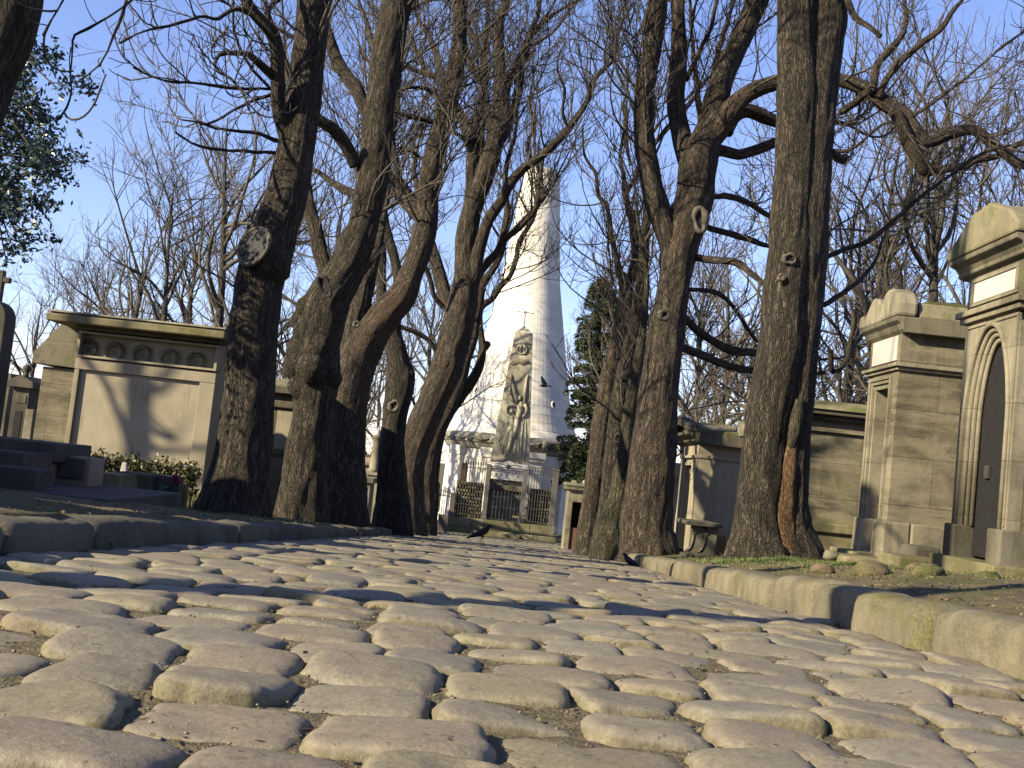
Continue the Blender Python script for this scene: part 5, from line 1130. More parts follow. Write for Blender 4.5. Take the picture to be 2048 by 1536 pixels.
# chapel seen between the wound tree and the burled tree
def gap_chapel():
    d = 18.; x0 = P(505, 900, d)[0]; x1 = P(612, 900, d)[0]; zt = Z(565, 775, d); z0 = float(gz(x0, d))-.1
    root = empty('tomb_chapel', ((x0+x1)/2, d, z0), 'shaded grey tomb chapel glimpsed between the wound tree and burled tree', 'chapel')
    zl = Z(565, 812, d); zm = Z(565, 905, d)
    mb = MB(); mb.box(x0, x1, d, d+1.6, z0, zt-.1); mb.build('body', M_['limegrey'], root, bevel=.01)
    mb = MB(); mb.box(x0-.1, x1+.1, d-.12, d+1.7, zt-.1, zt+.02); mb.box(x0-.05, x1+.05, d-.06, d+1.65, zl-.03, zl+.02); mb.box(x0-.04, x1+.04, d-.05, d+1.64, zm-.04, zm+.02); mb.build('mouldings', M_['dark'], root, bevel=.01)
    mb = MB(); mb.prism([(d-.1, zt+.02), (d+1.7, zt+.02), (d+.8, zt+.2)], x0-.08, x1+.08, 'x'); mb.build('roof', M_['mossroof'], root)
    mb = MB(); mb.box((x0+x1)/2-.1, x1-.08, d-.02, d+.01, zm+.05, zl-.08); mb.build('panel', M_['tombface'], root)
gap_chapel()
# bits seen between forked tree and gnarled tree
def column_monument():
    d = 30.; c = P(752, 905, d); cx = c[0]; z0 = float(gz(cx, d)); z = lambda y: Z(752, y, d); k = d/F
    root = empty('column_monument', (cx, d, z0), 'pale round column monument with a finial in the gap before the gnarled tree', 'monument')
    mb = MB(); mb.lathe([(13*k, z(945)), (10.5*k, z(938)), (10*k, z(930)), (7.6*k, z(884)), (7.2*k, z(882))], cx, d, 20); mb.build('shaft', M_['lime'], root, smooth=True)
    mb = MB(); mb.lathe([(7.5*k, z(884)), (8.5*k, z(881)), (8.5*k, z(879)), (10.5*k, z(876)), (10.5*k, z(872)), (7*k, z(870))], cx, d, 20); mb.build('capital', M_['lime'], root)
    mb = MB(); mb.lathe([(3*k, z(871)), (5*k, z(867)), (3*k, z(862)), (2*k, z(856)), (.3*k, z(852))], cx, d, 12); mb.build('finial', M_['marble'], root, smooth=True)
    mb = MB(); w_ = 15*k; mb.box(cx-w_, cx+w_, d-w_, d+w_, z(951), z(945)); mb.box(cx-w_*.75, cx+w_*.75, d-w_*.75, d+w_*.75, z0-.1, z(951)); mb.box(cx-w_*.9, cx+w_*.9, d-w_*.9, d+w_*.9, z0-.1, z(1000)); mb.build('pedestal', M_['lime'], root, bevel=.01)
column_monument()
def box_tomb():
    d = 26.; x0 = P(708, 980, d)[0]; x1 = P(740, 980, d)[0]; z = lambda y: Z(728, y, d); z0 = float(gz(x0, d))-.1
    root = empty('box_tomb', ((x0+x1)/2, d, z0), 'white box tomb with a framed panel, low between the forked and gnarled trees', 'tomb')
    mb = MB(); mb.box(x0, x1, d, d+.8, z0, z(965)); mb.build('body', M_['lime'], root, bevel=.008)
    mb = MB(); mb.box(x0-.07, x1+.07, d-.07, d+.87, z(965), z(955)); mb.build('lid', M_['limegrey'], root, bevel=.01)
    mb = MB(); mb.box(x0+.06, x1-.07, d-.012, d+.005, z(1000), z(973)); mb.build('panel', M_['marble'], root)
    d = 38.; x0 = P(716, 930, d)[0]; x1 = P(742, 930, d)[0]; z0 = float(gz(x0, d))-.1; z = lambda y: Z(730, y, d)
    root = empty('sloped_roof_tomb', ((x0+x1)/2, d, z0), 'pinkish tomb with a plain sloped roof behind the column monument', 'tomb')
    mb = MB(); mb.box(x0, x1, d, d+1.5, z0, z(928)); mb.build('body', M_['tombface'], root); mb = MB(); mb.prism([(d-.12, z(929)), (d+1.6, z(929)), (d+1.0, z(914)), (d+.5, z(914))], x0-.1, x1+.1, 'x'); mb.build('roof', M_['granite'], root)
box_tomb()
def pier():
    d = 37.; x0 = P(861, 1020, d)[0]; x1 = P(876, 1020, d)[0]; z = lambda y: Z(869, y, d); z0 = float(gz(x0, d))-.1
    root = empty('gate_pier', ((x0+x1)/2, d, z0), 'short stone pier carrying a small urn left of the tower railing', 'pier')
    mb = MB(); mb.box(x0, x1, d, d+.3, z0, z(990)); mb.box(x0-.05, x1+.05, d-.05, d+.35, z(990), z(983)); mb.build('shaft', M_['mossy'], root, bevel=.01)
    mb = MB(); c = (x0+x1)/2; mb.lathe([(.06, z(983)), (.04, z(979)), (.11, z(972)), (.09, z(966)), (.03, z(963)), (.005, z(959))], c, d+.15, 12); mb.build('urn', M_['limegrey'], root, smooth=True)
    boxat(876, 896, 1030, 1052, 38., .1, 'sign_board', 'darkgranite', 'small dark tilted board beside the stone steps', 'board')
pier()
def cabin():
    d = 33.; x0 = P(1133, 1030, d)[0]; x1 = P(1182, 1030, d)[0]; z = lambda y: Z(1150, y, d); z0 = float(gz(x0, d))-.1
    root = empty('small_chapel', ((x0+x1)/2, d, z0), 'tiny flat roofed tomb chapel with a dark opening over brickwork, right of the railing', 'chapel')
    a = P(1143, 1030, d)[0]; b = P(1163, 1030, d)[0]
    mb = MB(); mb.box(x0, a, d, d+1.2, z0, z(980)); mb.box(b, x1, d, d+1.2, z0, z(980)); mb.box(a, b, d, d+1.2, z(1004), z(980)); mb.build('walls', M_['lime'], root, bevel=.008)
    mb = MB(); mb.box(a, b, d+.06, d+1.1, z0, z(1056)); mb.build('brick_sill', M_['brick'], root)
    mb = MB(); mb.box(a, b, d+.5, d+.6, z(1056), z(1004)); mb.build('back_panel', M_['void'], root)
    mb = MB(); mb.box(x0-.1, x1+.1, d-.12, d+1.3, z(980), z(972)); mb.box(x0-.14, x1+.14, d-.16, d+1.34, z(972)+.002, z(966), .03, .03); mb.build('roof_slab', M_['limegrey'], root, bevel=.012)
    mb = MB(); mb.box(x0+.05, x0+.18, d, d+.1, z(966), z(961)); mb.ball((x0+.45, d+.1, z(963)), .08, 10, 7); mb.build('finial', M_['lime'], root)
cabin()

# ------------------------------------------------------------------ chapels on the right
XF = 3.6
def arch_pts(yc, hw, zs_, za, n=14):
    """pointed arch outline from far springing over the apex to the near springing: (y,z)"""
    pts = []
    for s in (1, -1):
        q = []
        for i in range(n+1):
            t = i/n; q.append((yc+s*hw*(1-t**1.75), zs_+(za-zs_)*math.sin(t*math.pi/2)**1.05))
        pts += q if s == 1 else q[::-1][1:]
    return pts
def gothic():
    y1 = 8.80; y0 = 7.84; yc = 8.32; ox = XF
    z = lambda px, py: float(PX(px, py, XF)[2])
    z0 = float(gz(XF, 8.2))-.1; zp = z(1907, 1047); zl = z(1933, 640); zl2 = zl+.05; zc = z(1937, 560); za = z(1980, 668); zap = z(1902, 534)
    back = XF+1.9
    root = empty('gothic_chapel', (XF, yc, z0), 'tall tomb chapel with a pointed arch doorway at the right edge', 'chapel')
    ao = arch_pts(yc, .36, z0+1.25, za+.06); ai = arch_pts(yc, .205, z0+1.25, za-.10)
    zbot = z0+.22
    # front wall with the pointed opening
    def front(x0_, x1_, arch, yl, yr, zt, mat, name):
        mb = MB(); full = [(arch[0][0], zbot)]+arch+[(arch[-1][0], zbot)]
        n = len(full); V = []; Fs = []
        out = []
        for i, (y, zz) in enumerate(full):
            f = i/(n-1)
            if i == 0: o = (yl, zbot)
            elif i == n-1: o = (yr, zbot)
            elif zz <= z0+1.26 and i < 3: o = (yl, zz)
            elif zz <= z0+1.26 and i > n-4: o = (yr, zz)
            else:
                m = (n-1)/2; 
                o = (yl+(yr-yl)*np.clip((i-2)/(n-5), 0, 1), zt) if abs(i-m) < m*.62 else ((yl, zz+(zt-zz)*np.clip((i-1)/(m*.38), 0, 1)) if i < m else (yr, zz+(zt-zz)*np.clip((n-2-i)/(m*.38), 0, 1)))
            out.append(o)
        for (y, zz), (yo, zo) in zip(full, out): V += [(x0_, y, zz), (x0_, yo, zo), (x1_, y, zz), (x1_, yo, zo)]
        for i in range(n-1):
            a = 4*i; b = a+4; Fs += [(a, a+1, b+1, b), (a+2, b+2, b+3, a+3), (a, b, b+2, a+2), (a+1, a+3, b+3, b+1)]
        mb.add(V, Fs); return mb.build(name, M_[mat], root)
    front(XF, XF+.10, ao, y1, y0, zl, 'lime', 'front_wall')
    mb = MB(); mb.box(XF+.1, back, y0+.003, y0+.16, z0, zl-.002); mb.box(XF+.1, back, y1-.16, y1-.003, z0, zl-.002); mb.box(back-.15, back+.002, y0+.16, y1-.16, z0, zl-.002); mb.build('side_wall', M_['mossy'], root)
    # nested mouldings round the door
    for i, (hw, ex, x_, r_) in enumerate(((.385, .07, XF-.005, .02), (.355, .035, XF+.03, .022), (.32, -.0, XF+.055, .022), (.29, -.04, XF+.08, .02))):
        a = arch_pts(yc, hw, z0+1.25, za+ex); pts = [(x_, a[0][0], zp-.0)]+[(x_, y, zz) for y, zz in a]+[(x_, a[-1][0], zp-.0)]
        mb = MB(); mb.tube(pts, r_, 8); mb.build('arch_moulding', M_['lime'], root, smooth=True)
    ad = arch_pts(yc, .33, z0+1.25, za+.02)
    mb = MB(); mb.prism([(y, zz) for y, zz in ad]+[(ad[-1][0], zbot), (ad[0][0], zbot)], XF+.10, XF+.13, 'x'); dr = mb.build('door', M_['void'], root)
    mb = MB(); mb.box(XF+.075, XF+.10, yc+.06, yc+.13, z0+.82, z0+.92); mb.build('handle', M_['iron'], dr, bevel=.004)
    # plinth blocks, step
    mb = MB(); mb.box(XF-.05, XF+.3, yc+.30, y1+.02, z0+.1, zp, 0, 0); mb.box(XF-.05, XF+.3, y0-.03, yc-.28, z0+.1, zp); mb.box(XF+.3, back+.05, y0-.05, y0, z0-.1, zp); mb.build('plinth', M_['limegrey'], root, bevel=.012)
    mb = MB(); mb.box(XF-.12, XF+.35, y0-.1, y1+.1, z0-.1, z0+.2); mb.build('doorstep', M_['mossy'], root, bevel=.015)
    mb = MB(); mb.box(XF-.28, XF-.1, y0-.0, y1+.25, z0-.2, z0+.08); mb.build('step', M_['mossy'], root, bevel=.02)
    # string course, frieze and tablet
    mb = MB(); mb.box(XF-.07, back+.07, y0-.07, y1+.07, zl+.002, zl+.05); mb.box(XF-.04, back+.04, y0-.04, y1+.04, zl-.045, zl-.002); mb.build('string_course', M_['lime'], root, bevel=.006)
    mb = MB(); mb.box(XF, back, y0, y1, zl+.05, zc); mb.build('frieze', M_['limegrey'], root)
    zt0 = z(1946, 607); zt1 = z(1946, 574); mb = MB(); mb.box(XF-.008, XF+.01, y0+.12, y1-.12, zl+.12, zc-.06); mb.build('name_tablet', M_['marble'], root)
    mb = MB()
    for (a, b, c, e) in ((y0+.07, y1-.07, zl+.085, zl+.115), (y0+.07, y1-.07, zc-.055, zc-.025), (y0+.07, y0+.11, zl+.115, zc-.055), (y1-.11, y1-.07, zl+.115, zc-.055)): mb.box(XF-.018, XF+.01, a, b, c, e)
    mb.build('tablet_frame', M_['lime'], root, bevel=.004)
    # panels flanking the arch head
    for s in (1, -1):
        mb = MB(); yo = (y1-.03) if s == 1 else (y0+.03); ya = yc+s*.08; zt = zl-.09
        mb.box(XF-.012, XF+.02, min(yo, ya), max(yo, ya), zt, zt+.025); mb.box(XF-.0125, XF+.02, min(yo, yo-s*.02), max(yo, yo-s*.02), zp+.02, zt); mb.build('spandrel_panel', M_['lime'], root, bevel=.004)
    # cornice
    mb = MB(); mb.prism([(XF, zc), (XF-.05, zc+.02), (XF-.05, zc+.05), (XF-.08, zc+.09), (XF-.13, zc+.11), (XF-.13, zc+.15), (back+.12, zc+.15), (back+.12, zc)], y0-.12, y1+.12, 'y')
    mb.build('cornice', M_['limegrey'], root, bevel=.008)
    zr = zc+.152; mb = MB(); ya, yb = y0-.14, y1+.15
    pr = [(yb, zr+.002), (yb, zr+.06), (yb-.16, zr+.16), (yc+.30, zr+.26), (yc+.17, zr+.31), (yc, zr+.31), (yc-.18, zr+.30), (ya+.16, zr+.20), (ya, zr+.07), (ya, zr+.002)]
    mb.prism([(a, b) for a, b in pr], XF-.14, back+.12, 'x'); mb.build('roof_block', M_['mossroof'], root, bevel=.02)
    mb = MB(); lump(mb, (XF+.0, yc+.06, zr+.33), (.10, .12, .04), 3); mb.build('crest', M_['mossy'], root, smooth=True)
gothic()
def chapel2():
    y1 = 11.12; y0 = 10.26; yc = (y0+y1)/2; z = lambda px, py: float(PX(px, py, XF)[2])
    z0 = float(gz(XF, 10.7))-.1; zp = z(1722, 1035); zl = z(1742, 748); zc = z(1752, 692); back = XF+2.4
    root = empty('chapel', (XF, yc, z0), 'tomb chapel with a broken shell crest and rusty door next to the pointed one', 'chapel')
    zb = z(1705, 1105)-.02
    mb = MB(); mb.box(XF, back, y0, y0+.17, z0, zl); mb.box(XF+.003, back, y1-.17, y1, z0, zl); mb.box(back-.15, back+.002, y0+.17, y1-.17, z0, zl); mb.build('side_wall', M_['side'], root)
    zd = zl-.18; mb = MB(); mb.box(XF+.002, XF+.2, y0+.17, y1-.17, zd, zl); mb.box(XF+.01, XF+.2, y0+.17, y0+.24, zp, zd); mb.box(XF+.01, XF+.2, y1-.24, y1-.17, zp, zd); mb.build('door_wall', M_['lime'], root)
    # moulded door frame
    mb = MB()
    for o, x_ in ((.0, .035), (.035, .02)):
        a, b = y0+.13+o, y1-.13-o
        mb.box(XF-x_, XF+.01, a, a+.03, zp+.003, zd+.08-o); mb.box(XF-x_, XF+.01, b-.03, b, zp+.003, zd+.08-o); mb.box(XF-x_-.001, XF+.01, a, b, zd+.08-o, zd+.11-o)
    mb.build('door_frame', M_['lime'], root, bevel=.004)
    mb = MB(); mb.box(XF+.14, XF+.17, y0+.24, y1-.24, z0+.2, zd)
    dr = mb.build('door', M_['rust'], root)
    mb = MB()
    for i in range(7):
        yy = y0+.27+i*.06; mb.tube([(XF+.12, yy, z0+.9), (XF+.12, yy, zd-.03)], .008, 5)
    mb.tube([(XF+.12, y0+.26, z0+.9), (XF+.12, y1-.26, z0+.9)], .012, 5); mb.build('door_grille', M_['iron'], dr)
    mb = MB(); mb.box(XF-.04, XF+.22, y1-.30, y1+.02, z0, zp, .008, .008); mb.box(XF-.04, XF+.22, y0-.03, y0+.30, z0, zp, .008, .008); mb.box(XF+.22, back+.05, y0-.05, y0-.0, z0-.1, zp); mb.build('plinth', M_['lime'], root, bevel=.015)
    mb = MB(); mb.box(XF-.22, XF+.3, y0+.15, y1+.12, z0-.1, zb+.06); mb.build('doorstep', M_['mossy'], root, bevel=.02)
    mb = MB(); mb.box(XF-.06, back+.06, y0-.06, y1+.06, zl+.002, zl+.035); mb.box(XF-.03, back+.03, y0-.03, y1+.03, zl-.03, zl-.0); mb.build('string_course', M_['lime'], root, bevel=.005)
    mb = MB(); mb.box(XF, back, y0, y1, zl+.035, zc+.1); mb.build('frieze', M_['side'], root)
    mb = MB(); mb.box(XF-.012, XF+.01, y0+.07, y1-.10, zl+.07, zc+.03); mb.build('name_tablet', M_['marble'], root)
    z1 = zc+.07; mb = MB()
    mb.prism([(XF, z1-.03), (XF-.03, z1), (XF-.05, z1+.05), (XF-.09, z1+.08), (XF-.10, z1+.12), (back+.1, z1+.12), (back+.1, z1-.03)], y0-.10, y1+.10, 'y'); mb.build('cornice', M_['limegrey'], root, bevel=.008)
    zr = z1+.122; mb = MB(); mb.box(XF+.12, back+.1, y0-.08, y1+.08, zr, zr+.15, .0, .04); mb.build('roof_slab', M_['mossroof'], root, bevel=.015)
    mb = MB(); mb.box(XF+.2, back+.05, y0-.02, y1-.1, zr+.152, zr+.19, .02, .04); mb.build('roof_moss', M_['hedge'], root, bevel=.02)
    # broken acroterion: a gable block with a curved shell, and corner horn
    mb = MB(); ya, yb = y0-.12, y1+.08
    mb.prism([(yb, zr), (yb-.05, zr+.08), (yb-.26, zr+.25), (yb-.32, zr+.27), (yb-.46, zr+.24), (yb-.48, zr+.20), (yb-.56, zr+.18), (ya+.35, zr+.0)], XF-.09, XF+.06, 'x')
    mb.build('gable_block', M_['lime'], root, bevel=.02)
    mb = MB(); n = 12
    pl = [(ya+.02, zr+.002)]+[(ya+.27-.27*math.cos(q), zr+.29*math.sin(q)**.8) for q in np.linspace(.35, math.pi*.72, n)]+[(ya+.50, zr+.002)]
    mb.prism(pl, XF-.10, XF+.1, 'x'); mb.build('shell_crest', M_['lime'], root, bevel=.03)
    mb = MB(); mb.prism([(yb+.06, zr), (yb+.05, zr+.12), (yb-.03, zr+.13), (yb-.08, zr+.0)], XF-.10, XF-.0, 'x'); mb.build('corner_horn', M_['lime'], root, bevel=.015)
chapel2()
# loose blocks by the steps
boxat(1822, 1890, 1094, 1122, 9.3, .35, 'loose_block', 'dark', 'dark rounded block lying in front of the chapel side wall', 'stone', bevel=.03, tx=.03)
boxat(1795, 1888, 1116, 1158, 8.95, .5, 'loose_block', 'mossy', 'large greenish block under the dark rounded one', 'stone', bevel=.02)
boxat(1690, 1800, 1118, 1150, 9.6, .6, 'loose_block', 'mossy', 'long low pale green block beside the chapel doorstep', 'stone', bevel=.03)
rock(1662, 1112, 9.9, 16, 11, 'broken_stone', 'limegrey', 'rough broken stone near the foot of the twin stemmed tree', seed=9)
for i, (X_, Y_, r_) in enumerate([(2.35, 6.9, .09), (2.55, 6.5, .07), (2.2, 7.4, .06), (2.75, 7.2, .05), (2.5, 5.6, .05)]):
    z_ = float(gz(X_, Y_)); mb = MB(); lump(mb, (X_, Y_, z_+r_*.2), (r_*1.3, r_, r_*.75), i+20, 20, 14); o = mb.build('earth_clod', M_['ground'], None, smooth=True, origin=(X_, Y_, z_)); tag(o, ['largest dark clod of earth behind the right kerb', 'rounded clod just in front of the largest clod', 'clod just behind the largest clod', 'small clod nearest the chapel steps', 'small clod nearest the camera behind the right kerb'][i], 'clod')

def long_tomb():
    d = 14.; x0 = P(1548, 950, d)[0]; x1 = P(1800, 980, d)[0]; z = lambda y: Z(1690, y, d); z0 = float(gz(x0, d))-.1
    root = empty('flat_topped_tomb', ((x0+x1)/2, d, z0), 'long flat topped tomb wall behind the twin stemmed chestnut', 'tomb')
    mb = MB(); mb.box(x0+.1, x1, d, d+1.4, z(1040), z(845)); mb.box(x0+.1, x1, d-.04, d+1.44, z0, z(1052)); mb.build('body', M_['side'], root)
    mb = MB(); mb.box(x0+.06, x1+.04, d-.08, d+1.5, z(1052), z(1040), .0, .04); mb.build('ledge', M_['mossy'], root, bevel=.01)
    mb = MB(); mb.box(x0+.06, x1, d-.045, d+.0, z(868), z(864)); mb.build('string_course', M_['lime'], root)
    mb = MB(); mb.box(x0+.03, x1+.03, d-.08, d+1.45, z(845), z(835)); mb.box(x0-.03, x1+.08, d-.16, d+1.55, z(835)+.002, z(826)); mb.build('cornice', M_['dark'], root, bevel=.008)
    mb = MB(); mb.box(x0-.06, x1+.1, d-.2, d+1.6, z(826)+.003, z(806), .02, .12); mb.build('roof_slab', M_['mossroof'], root, bevel=.02)
    mb = MB(); mb.box(P(1618, 1090, d-.5)[0], P(1706, 1090, d-.5)[0], d-.55, d-.05, z0, Z(1660, 1066, d-.5)); mb.box(P(1612, 1060, d-.5)[0], P(1710, 1060, d-.5)[0], d-.6, d-.045, Z(1660, 1066, d-.5)+.002, Z(1660, 1046, d-.5), .02, .0); mb.build('altar_step', M_['mossy'], root, bevel=.015)
long_tomb()
def temple():
    d = 18.; XT = P(1392, 960, d)[0]; yf = d; yb = d*((1392-1024)/(1358-1024.))*1.0; x1 = P(1560, 960, d)[0]
    z = lambda y, px=1395: Z(px, y, d); z0 = float(gz(XT, d))-.1
    root = empty('temple_tomb', (XT, d, z0), 'small temple roofed tomb with a mossy stone roof behind the scroll bench', 'tomb')
    yb = d+1.55; zl = z(916); zc = z(888); zt = z(878)
    mb = MB(); mb.box(XT, x1, yf, yf+.2, z0, zc); mb.box(XT+.003, x1, yb-.2, yb, z0, zc); mb.box(x1-.2, x1+.002, yf+.2, yb-.2, z0, zc); mb.box(XT+.004, XT+.2, yf+.2, yb-.2, zl-.1, zc); mb.build('walls', M_['tombface'], root)
    mb = MB()   # corner pilaster, string course and frames
    mb.box(XT-.02, XT+.30, yf-.03, yf, z0, zl); mb.box(XT-.03, XT, yf-.03, yf+.32, z0, zl); mb.box(XT-.03, XT, yb-.32, yb+.03, z0, zl)
    mb.box(XT-.05, x1, yf-.05, yf-.03+.03, zl+.002, zl+.05); mb.box(XT-.05, XT, yf+.0, yb+.04, zl+.003, zl+.049); mb.build('pilasters', M_['tombface'], root, bevel=.006)
    mb = MB(); mb.box(XT+.1, XT+.13, yf+.45, yb-.45, z0+.1, zl-.12); mb.build('door', M_['void'], root)
    mb = MB(); mb.box(XT-.02, XT+.1, yf+.38, yf+.45, z0+.1, zl-.06); mb.box(XT-.02, XT+.1, yb-.45, yb-.38, z0+.1, zl-.06); mb.box(XT-.021, XT+.1, yf+.45, yb-.45, zl-.12, zl-.06); mb.build('door_frame', M_['tombface'], root, bevel=.006)
    mb = MB(); mb.prism([(XT, zc), (XT-.1, zc+.04), (XT-.12, zc+.08), (XT-.24, zc+.14), (XT-.24, zc+.19), (x1+.2, zc+.19), (x1+.2, zc)], yf-.22, yb+.22, 'y'); mb.build('cornice', M_['limegrey'], root, bevel=.008)
    zr = zc+.192; ym = (yf+yb)/2; zri = z(838)
    mb = MB(); mb.prism([(yf-.22, zr), (yb+.22, zr), (yb+.2, zr+.05), (ym, zri), (yf-.2, zr+.05)], XT-.12, x1+.18, 'x'); mb.build('roof', M_['mossroof'], root, bevel=.01)
    mb = MB(); mb.prism([(yf-.24, zr+.001), (yf-.24, zr+.10), (ym, zri+.06), (yb+.24, zr+.10), (yb+.24, zr+.001), (ym, zri-.08)], XT-.25, XT-.08, 'x'); mb.build('pediment', M_['limegrey'], root, bevel=.01)
    a = P(1479, 870, d)[0]; mb = MB(); mb.prism([(yf-.25, zr), (yf+.12, zr), (yf-.1, zr+.26)], a-.06, a+.05, 'x'); mb.build('acroterion', M_['lime'], root, bevel=.01)
    mb = MB(); mb.box(XT-.0+.04, x1, yf-.06, yf+.0-.001, z0, z0+.32); mb.build('footing', M_['limegrey'], root, bevel=.01)
temple()
# pale slivers beyond the forked tree
boxat(1340, 1360, 925, 1075, 27., 1.5, 'tomb_block', 'lime', 'pale tomb side just seen between forked chestnut and temple roofed tomb', 'tomb')
# scroll bench
def bench():
    d = 14.2; z = lambda y: Z(1400, y, d); z0 = float(gz(P(1400, 1100, d)[0], d))-.03
    x0 = P(1374, 1050, d)[0]; x1 = P(1441, 1050, d)[0]; zt = Z(1405, 1047, d)
    root = empty('stone_bench', ((x0+x1)/2, d+.3, z0), 'low stone bench on two scroll shaped supports before the temple roofed tomb', 'bench')
    mb = MB(); mb.box(x0-.02, x1+.02, d-.08, d+.85, zt-.035, zt+.015, .01, .01); mb.build('seat', M_['dark'], root, bevel=.01)
    for (xa, yy) in ((P(1372, 1090, d)[0], d+.02), (P(1396, 1090, d)[0], d+.02)):
        H = zt-.04-z0; w_ = .13; mb = MB()
        pl = [(xa+.0, z0), (xa+.24, z0), (xa+.24, z0+.16*H), (xa+.13+w_*.8, z0+.38*H), (xa+.12+w_, z0+H), (xa+.06, z0+H), (xa+.05, z0+.72*H), (xa+.08, z0+.55*H), (xa+.06, z0+.36*H), (xa+.0, z0+.26*H)]
        mb.prism(pl, yy, yy+.09, 'y'); o = mb.build('support', M_['limegrey'], root, bevel=.01)
        mb = MB()
        for cx, cz, r_ in ((xa+.055, z0+.13*H, .048), (xa+.10, z0+.84*H, .042)):
            mb.tube([(cx+r_*(1-q/9)*math.cos(q*1.3), yy-.008, cz+r_*(1-q/9)*math.sin(q*1.3)) for q in np.linspace(0, 7, 22)], .009, 6)
        mb.tube([(xa+.09, yy-.006, z0+.82*H), (xa+.085, yy-.006, z0+.55*H), (xa+.06, yy-.006, z0+.36*H), (xa+.02, yy-.006, z0+.26*H)], .011, 6)
        mb.build('scroll', M_['limegrey'], o, smooth=True)
    boxat(1428, 1452, 1070, 1100, 14.9, .3, 'plinth_block', 'mossy', 'low mossy block between the scroll bench and twin stemmed tree', 'stone')
bench()

# ------------------------------------------------------------------ crows
def crow(name, pos, k, heading, pose, label):
    """body built nose along +x then turned by heading; k: scale (1 = 0.47 m long bird)"""
    root = empty('crow', pos, label, 'crow', None); root.rotation_euler = (0, 0, heading)
    def loft(ctrl, n=16, nm='body', mat='crow', parent=root):
        A = catmull(np.array(ctrl, float), .012); pts = A[:, :3]; ry = A[:, 3]; rz = A[:, 4]
        T = np.gradient(pts, axis=0); T /= np.linalg.norm(T, axis=1)[:, None]; Bv = np.tile([0, 1., 0], (len(T), 1)); Nn = np.cross(T, Bv)
        th = np.arange(n)*2*np.pi/n; V = pts[:, None]+(np.cos(th)[None, :, None]*Bv[:, None]*ry[:, None, None]+np.sin(th)[None, :, None]*Nn[:, None]*rz[:, None, None]); m = len(pts)
        i_, j_ = np.meshgrid(np.arange(m-1), np.arange(n), indexing='ij'); a = i_*n+j_; b = i_*n+(j_+1) % n
        return V.reshape(-1, 3)*k, np.stack([a, b, b+n, a+n], -1).reshape(-1, 4)
    if pose == 'stand':
        body = [(-.245, 0, .075, .018, .004), (-.20, 0, .10, .024, .008), (-.14, 0, .135, .036, .022), (-.08, 0, .168, .055, .045), (-.01, 0, .205, .064, .060), (.05, 0, .245, .056, .058), (.085, 0, .285, .038, .042), (.10, 0, .315, .033, .035), (.118, 0, .330, .030, .029), (.14, 0, .332, .020, .020), (.153, 0, .328, .010, .012)]
        V, Q = loft(body); link('body', np_mesh('body', V, Q), M_['crow'], root)
        V, Q = loft([(.145, 0, .330, .011, .012), (.165, 0, .326, .009, .010), (.185, 0, .318, .006, .007), (.20, 0, .308, .002, .003)]); link('beak', np_mesh('beak', V, Q), M_['crow'], root)
        for s in (-1, 1):
            V, Q = loft([(-.27, s*.02, .085, .006, .006), (-.20, s*.03, .115, .010, .02), (-.12, s*.045, .15, .012, .036), (-.03, s*.058, .20, .014, .048), (.035, s*.056, .235, .012, .036), (.06, s*.048, .255, .006, .012)]); link('wing', np_mesh('wing', V, Q), M_['crow'], root)
            mb = MB(); sx = .01+s*.02; pts = [(-.01+sx*.3, s*.03, .165), (.005+sx, s*.032, .12), (-.008+sx, s*.033, .075), (.004+sx*1.5, s*.034, .006)]
            mb.tube([np.array(p)*k for p in pts], np.array([.018, .010, .0055, .005])*k, 7)
            for q in (-.5, 0, .5): mb.tube([np.array((.004+sx*1.5, s*.034, .006))*k, np.array((.045+sx*1.5, s*.034+q*.03, .004))*k], np.array([.005, .003])*k, 5)
            mb.tube([np.array((.004+sx*1.5, s*.034, .006))*k, np.array((-.02+sx*1.5, s*.034, .004))*k], np.array([.005, .003])*k, 5)
            o = mb.build('leg', M_['crow'], None, smooth=True); o.parent = root
    elif pose == 'fly':
        V, Q = loft([(-.22, 0, .0, .03, .004), (-.12, 0, .0, .03, .018), (-.02, 0, 0, .045, .04), (.06, 0, .01, .036, .034), (.11, 0, .02, .026, .024), (.14, 0, .02, .012, .012), (.175, 0, .012, .002, .003)]); link('body', np_mesh('body', V, Q), M_['crow'], root)
        for s in (-1, 1):
            V = []; Fs = []; n = 9
            for i in range(n):
                f = i/(n-1); y = s*(.03+.40*f); zz = .02+(.30*f-.10*f*f if s == 1 else .06*f); ch = .15*(1-f**2.2)+.02; xle = .05-.10*f*f
                for (dx, dz) in ((0, .006), (-ch, 0), (0, -.004)): V.append(((xle+dx)*k, y*k, (zz+dz)*k))
            for i in range(n-1):
                a = 3*i; b = a+3; Fs += [(a, a+1, b+1, b), (a+1, a+2, b+2, b+1), (a+2, a, b, b+2)]
            mb = MB(); mb.add(V, Fs); o = mb.build('wing', M_['crow'], None, smooth=True); o.parent = root
    return root
c = G_ = None
def on_ground(px, py, off=0):
    for i in range(100, 6000):
        d = i*.01
        q = P(px, py, d)
        if q[2] < float(R(d))+off: return q
g = on_ground(962, 1088, .012); crow('crow', (g[0], g[1], float(R(g[1]))+.008), 1.03, rad(8), 'stand', 'black crow standing on the cobbles before the steps')
q = P(1262, 1096, 13.6); zk = float(R(13.6))+.15; q = P(1262, 1096, 13.4); crow('crow', (q[0], 13.4, float(gz(q[0], 13.4))+.0), .62, rad(160), 'stand', 'small dark crow crouching behind the right kerb below the forked tree')
q = P(1088, 772, 38.); o = crow('crow', tuple(q), 1.15, rad(205), 'fly', 'dark bird flying across the face of the tower'); o.rotation_euler = (rad(-35), rad(10), rad(200))

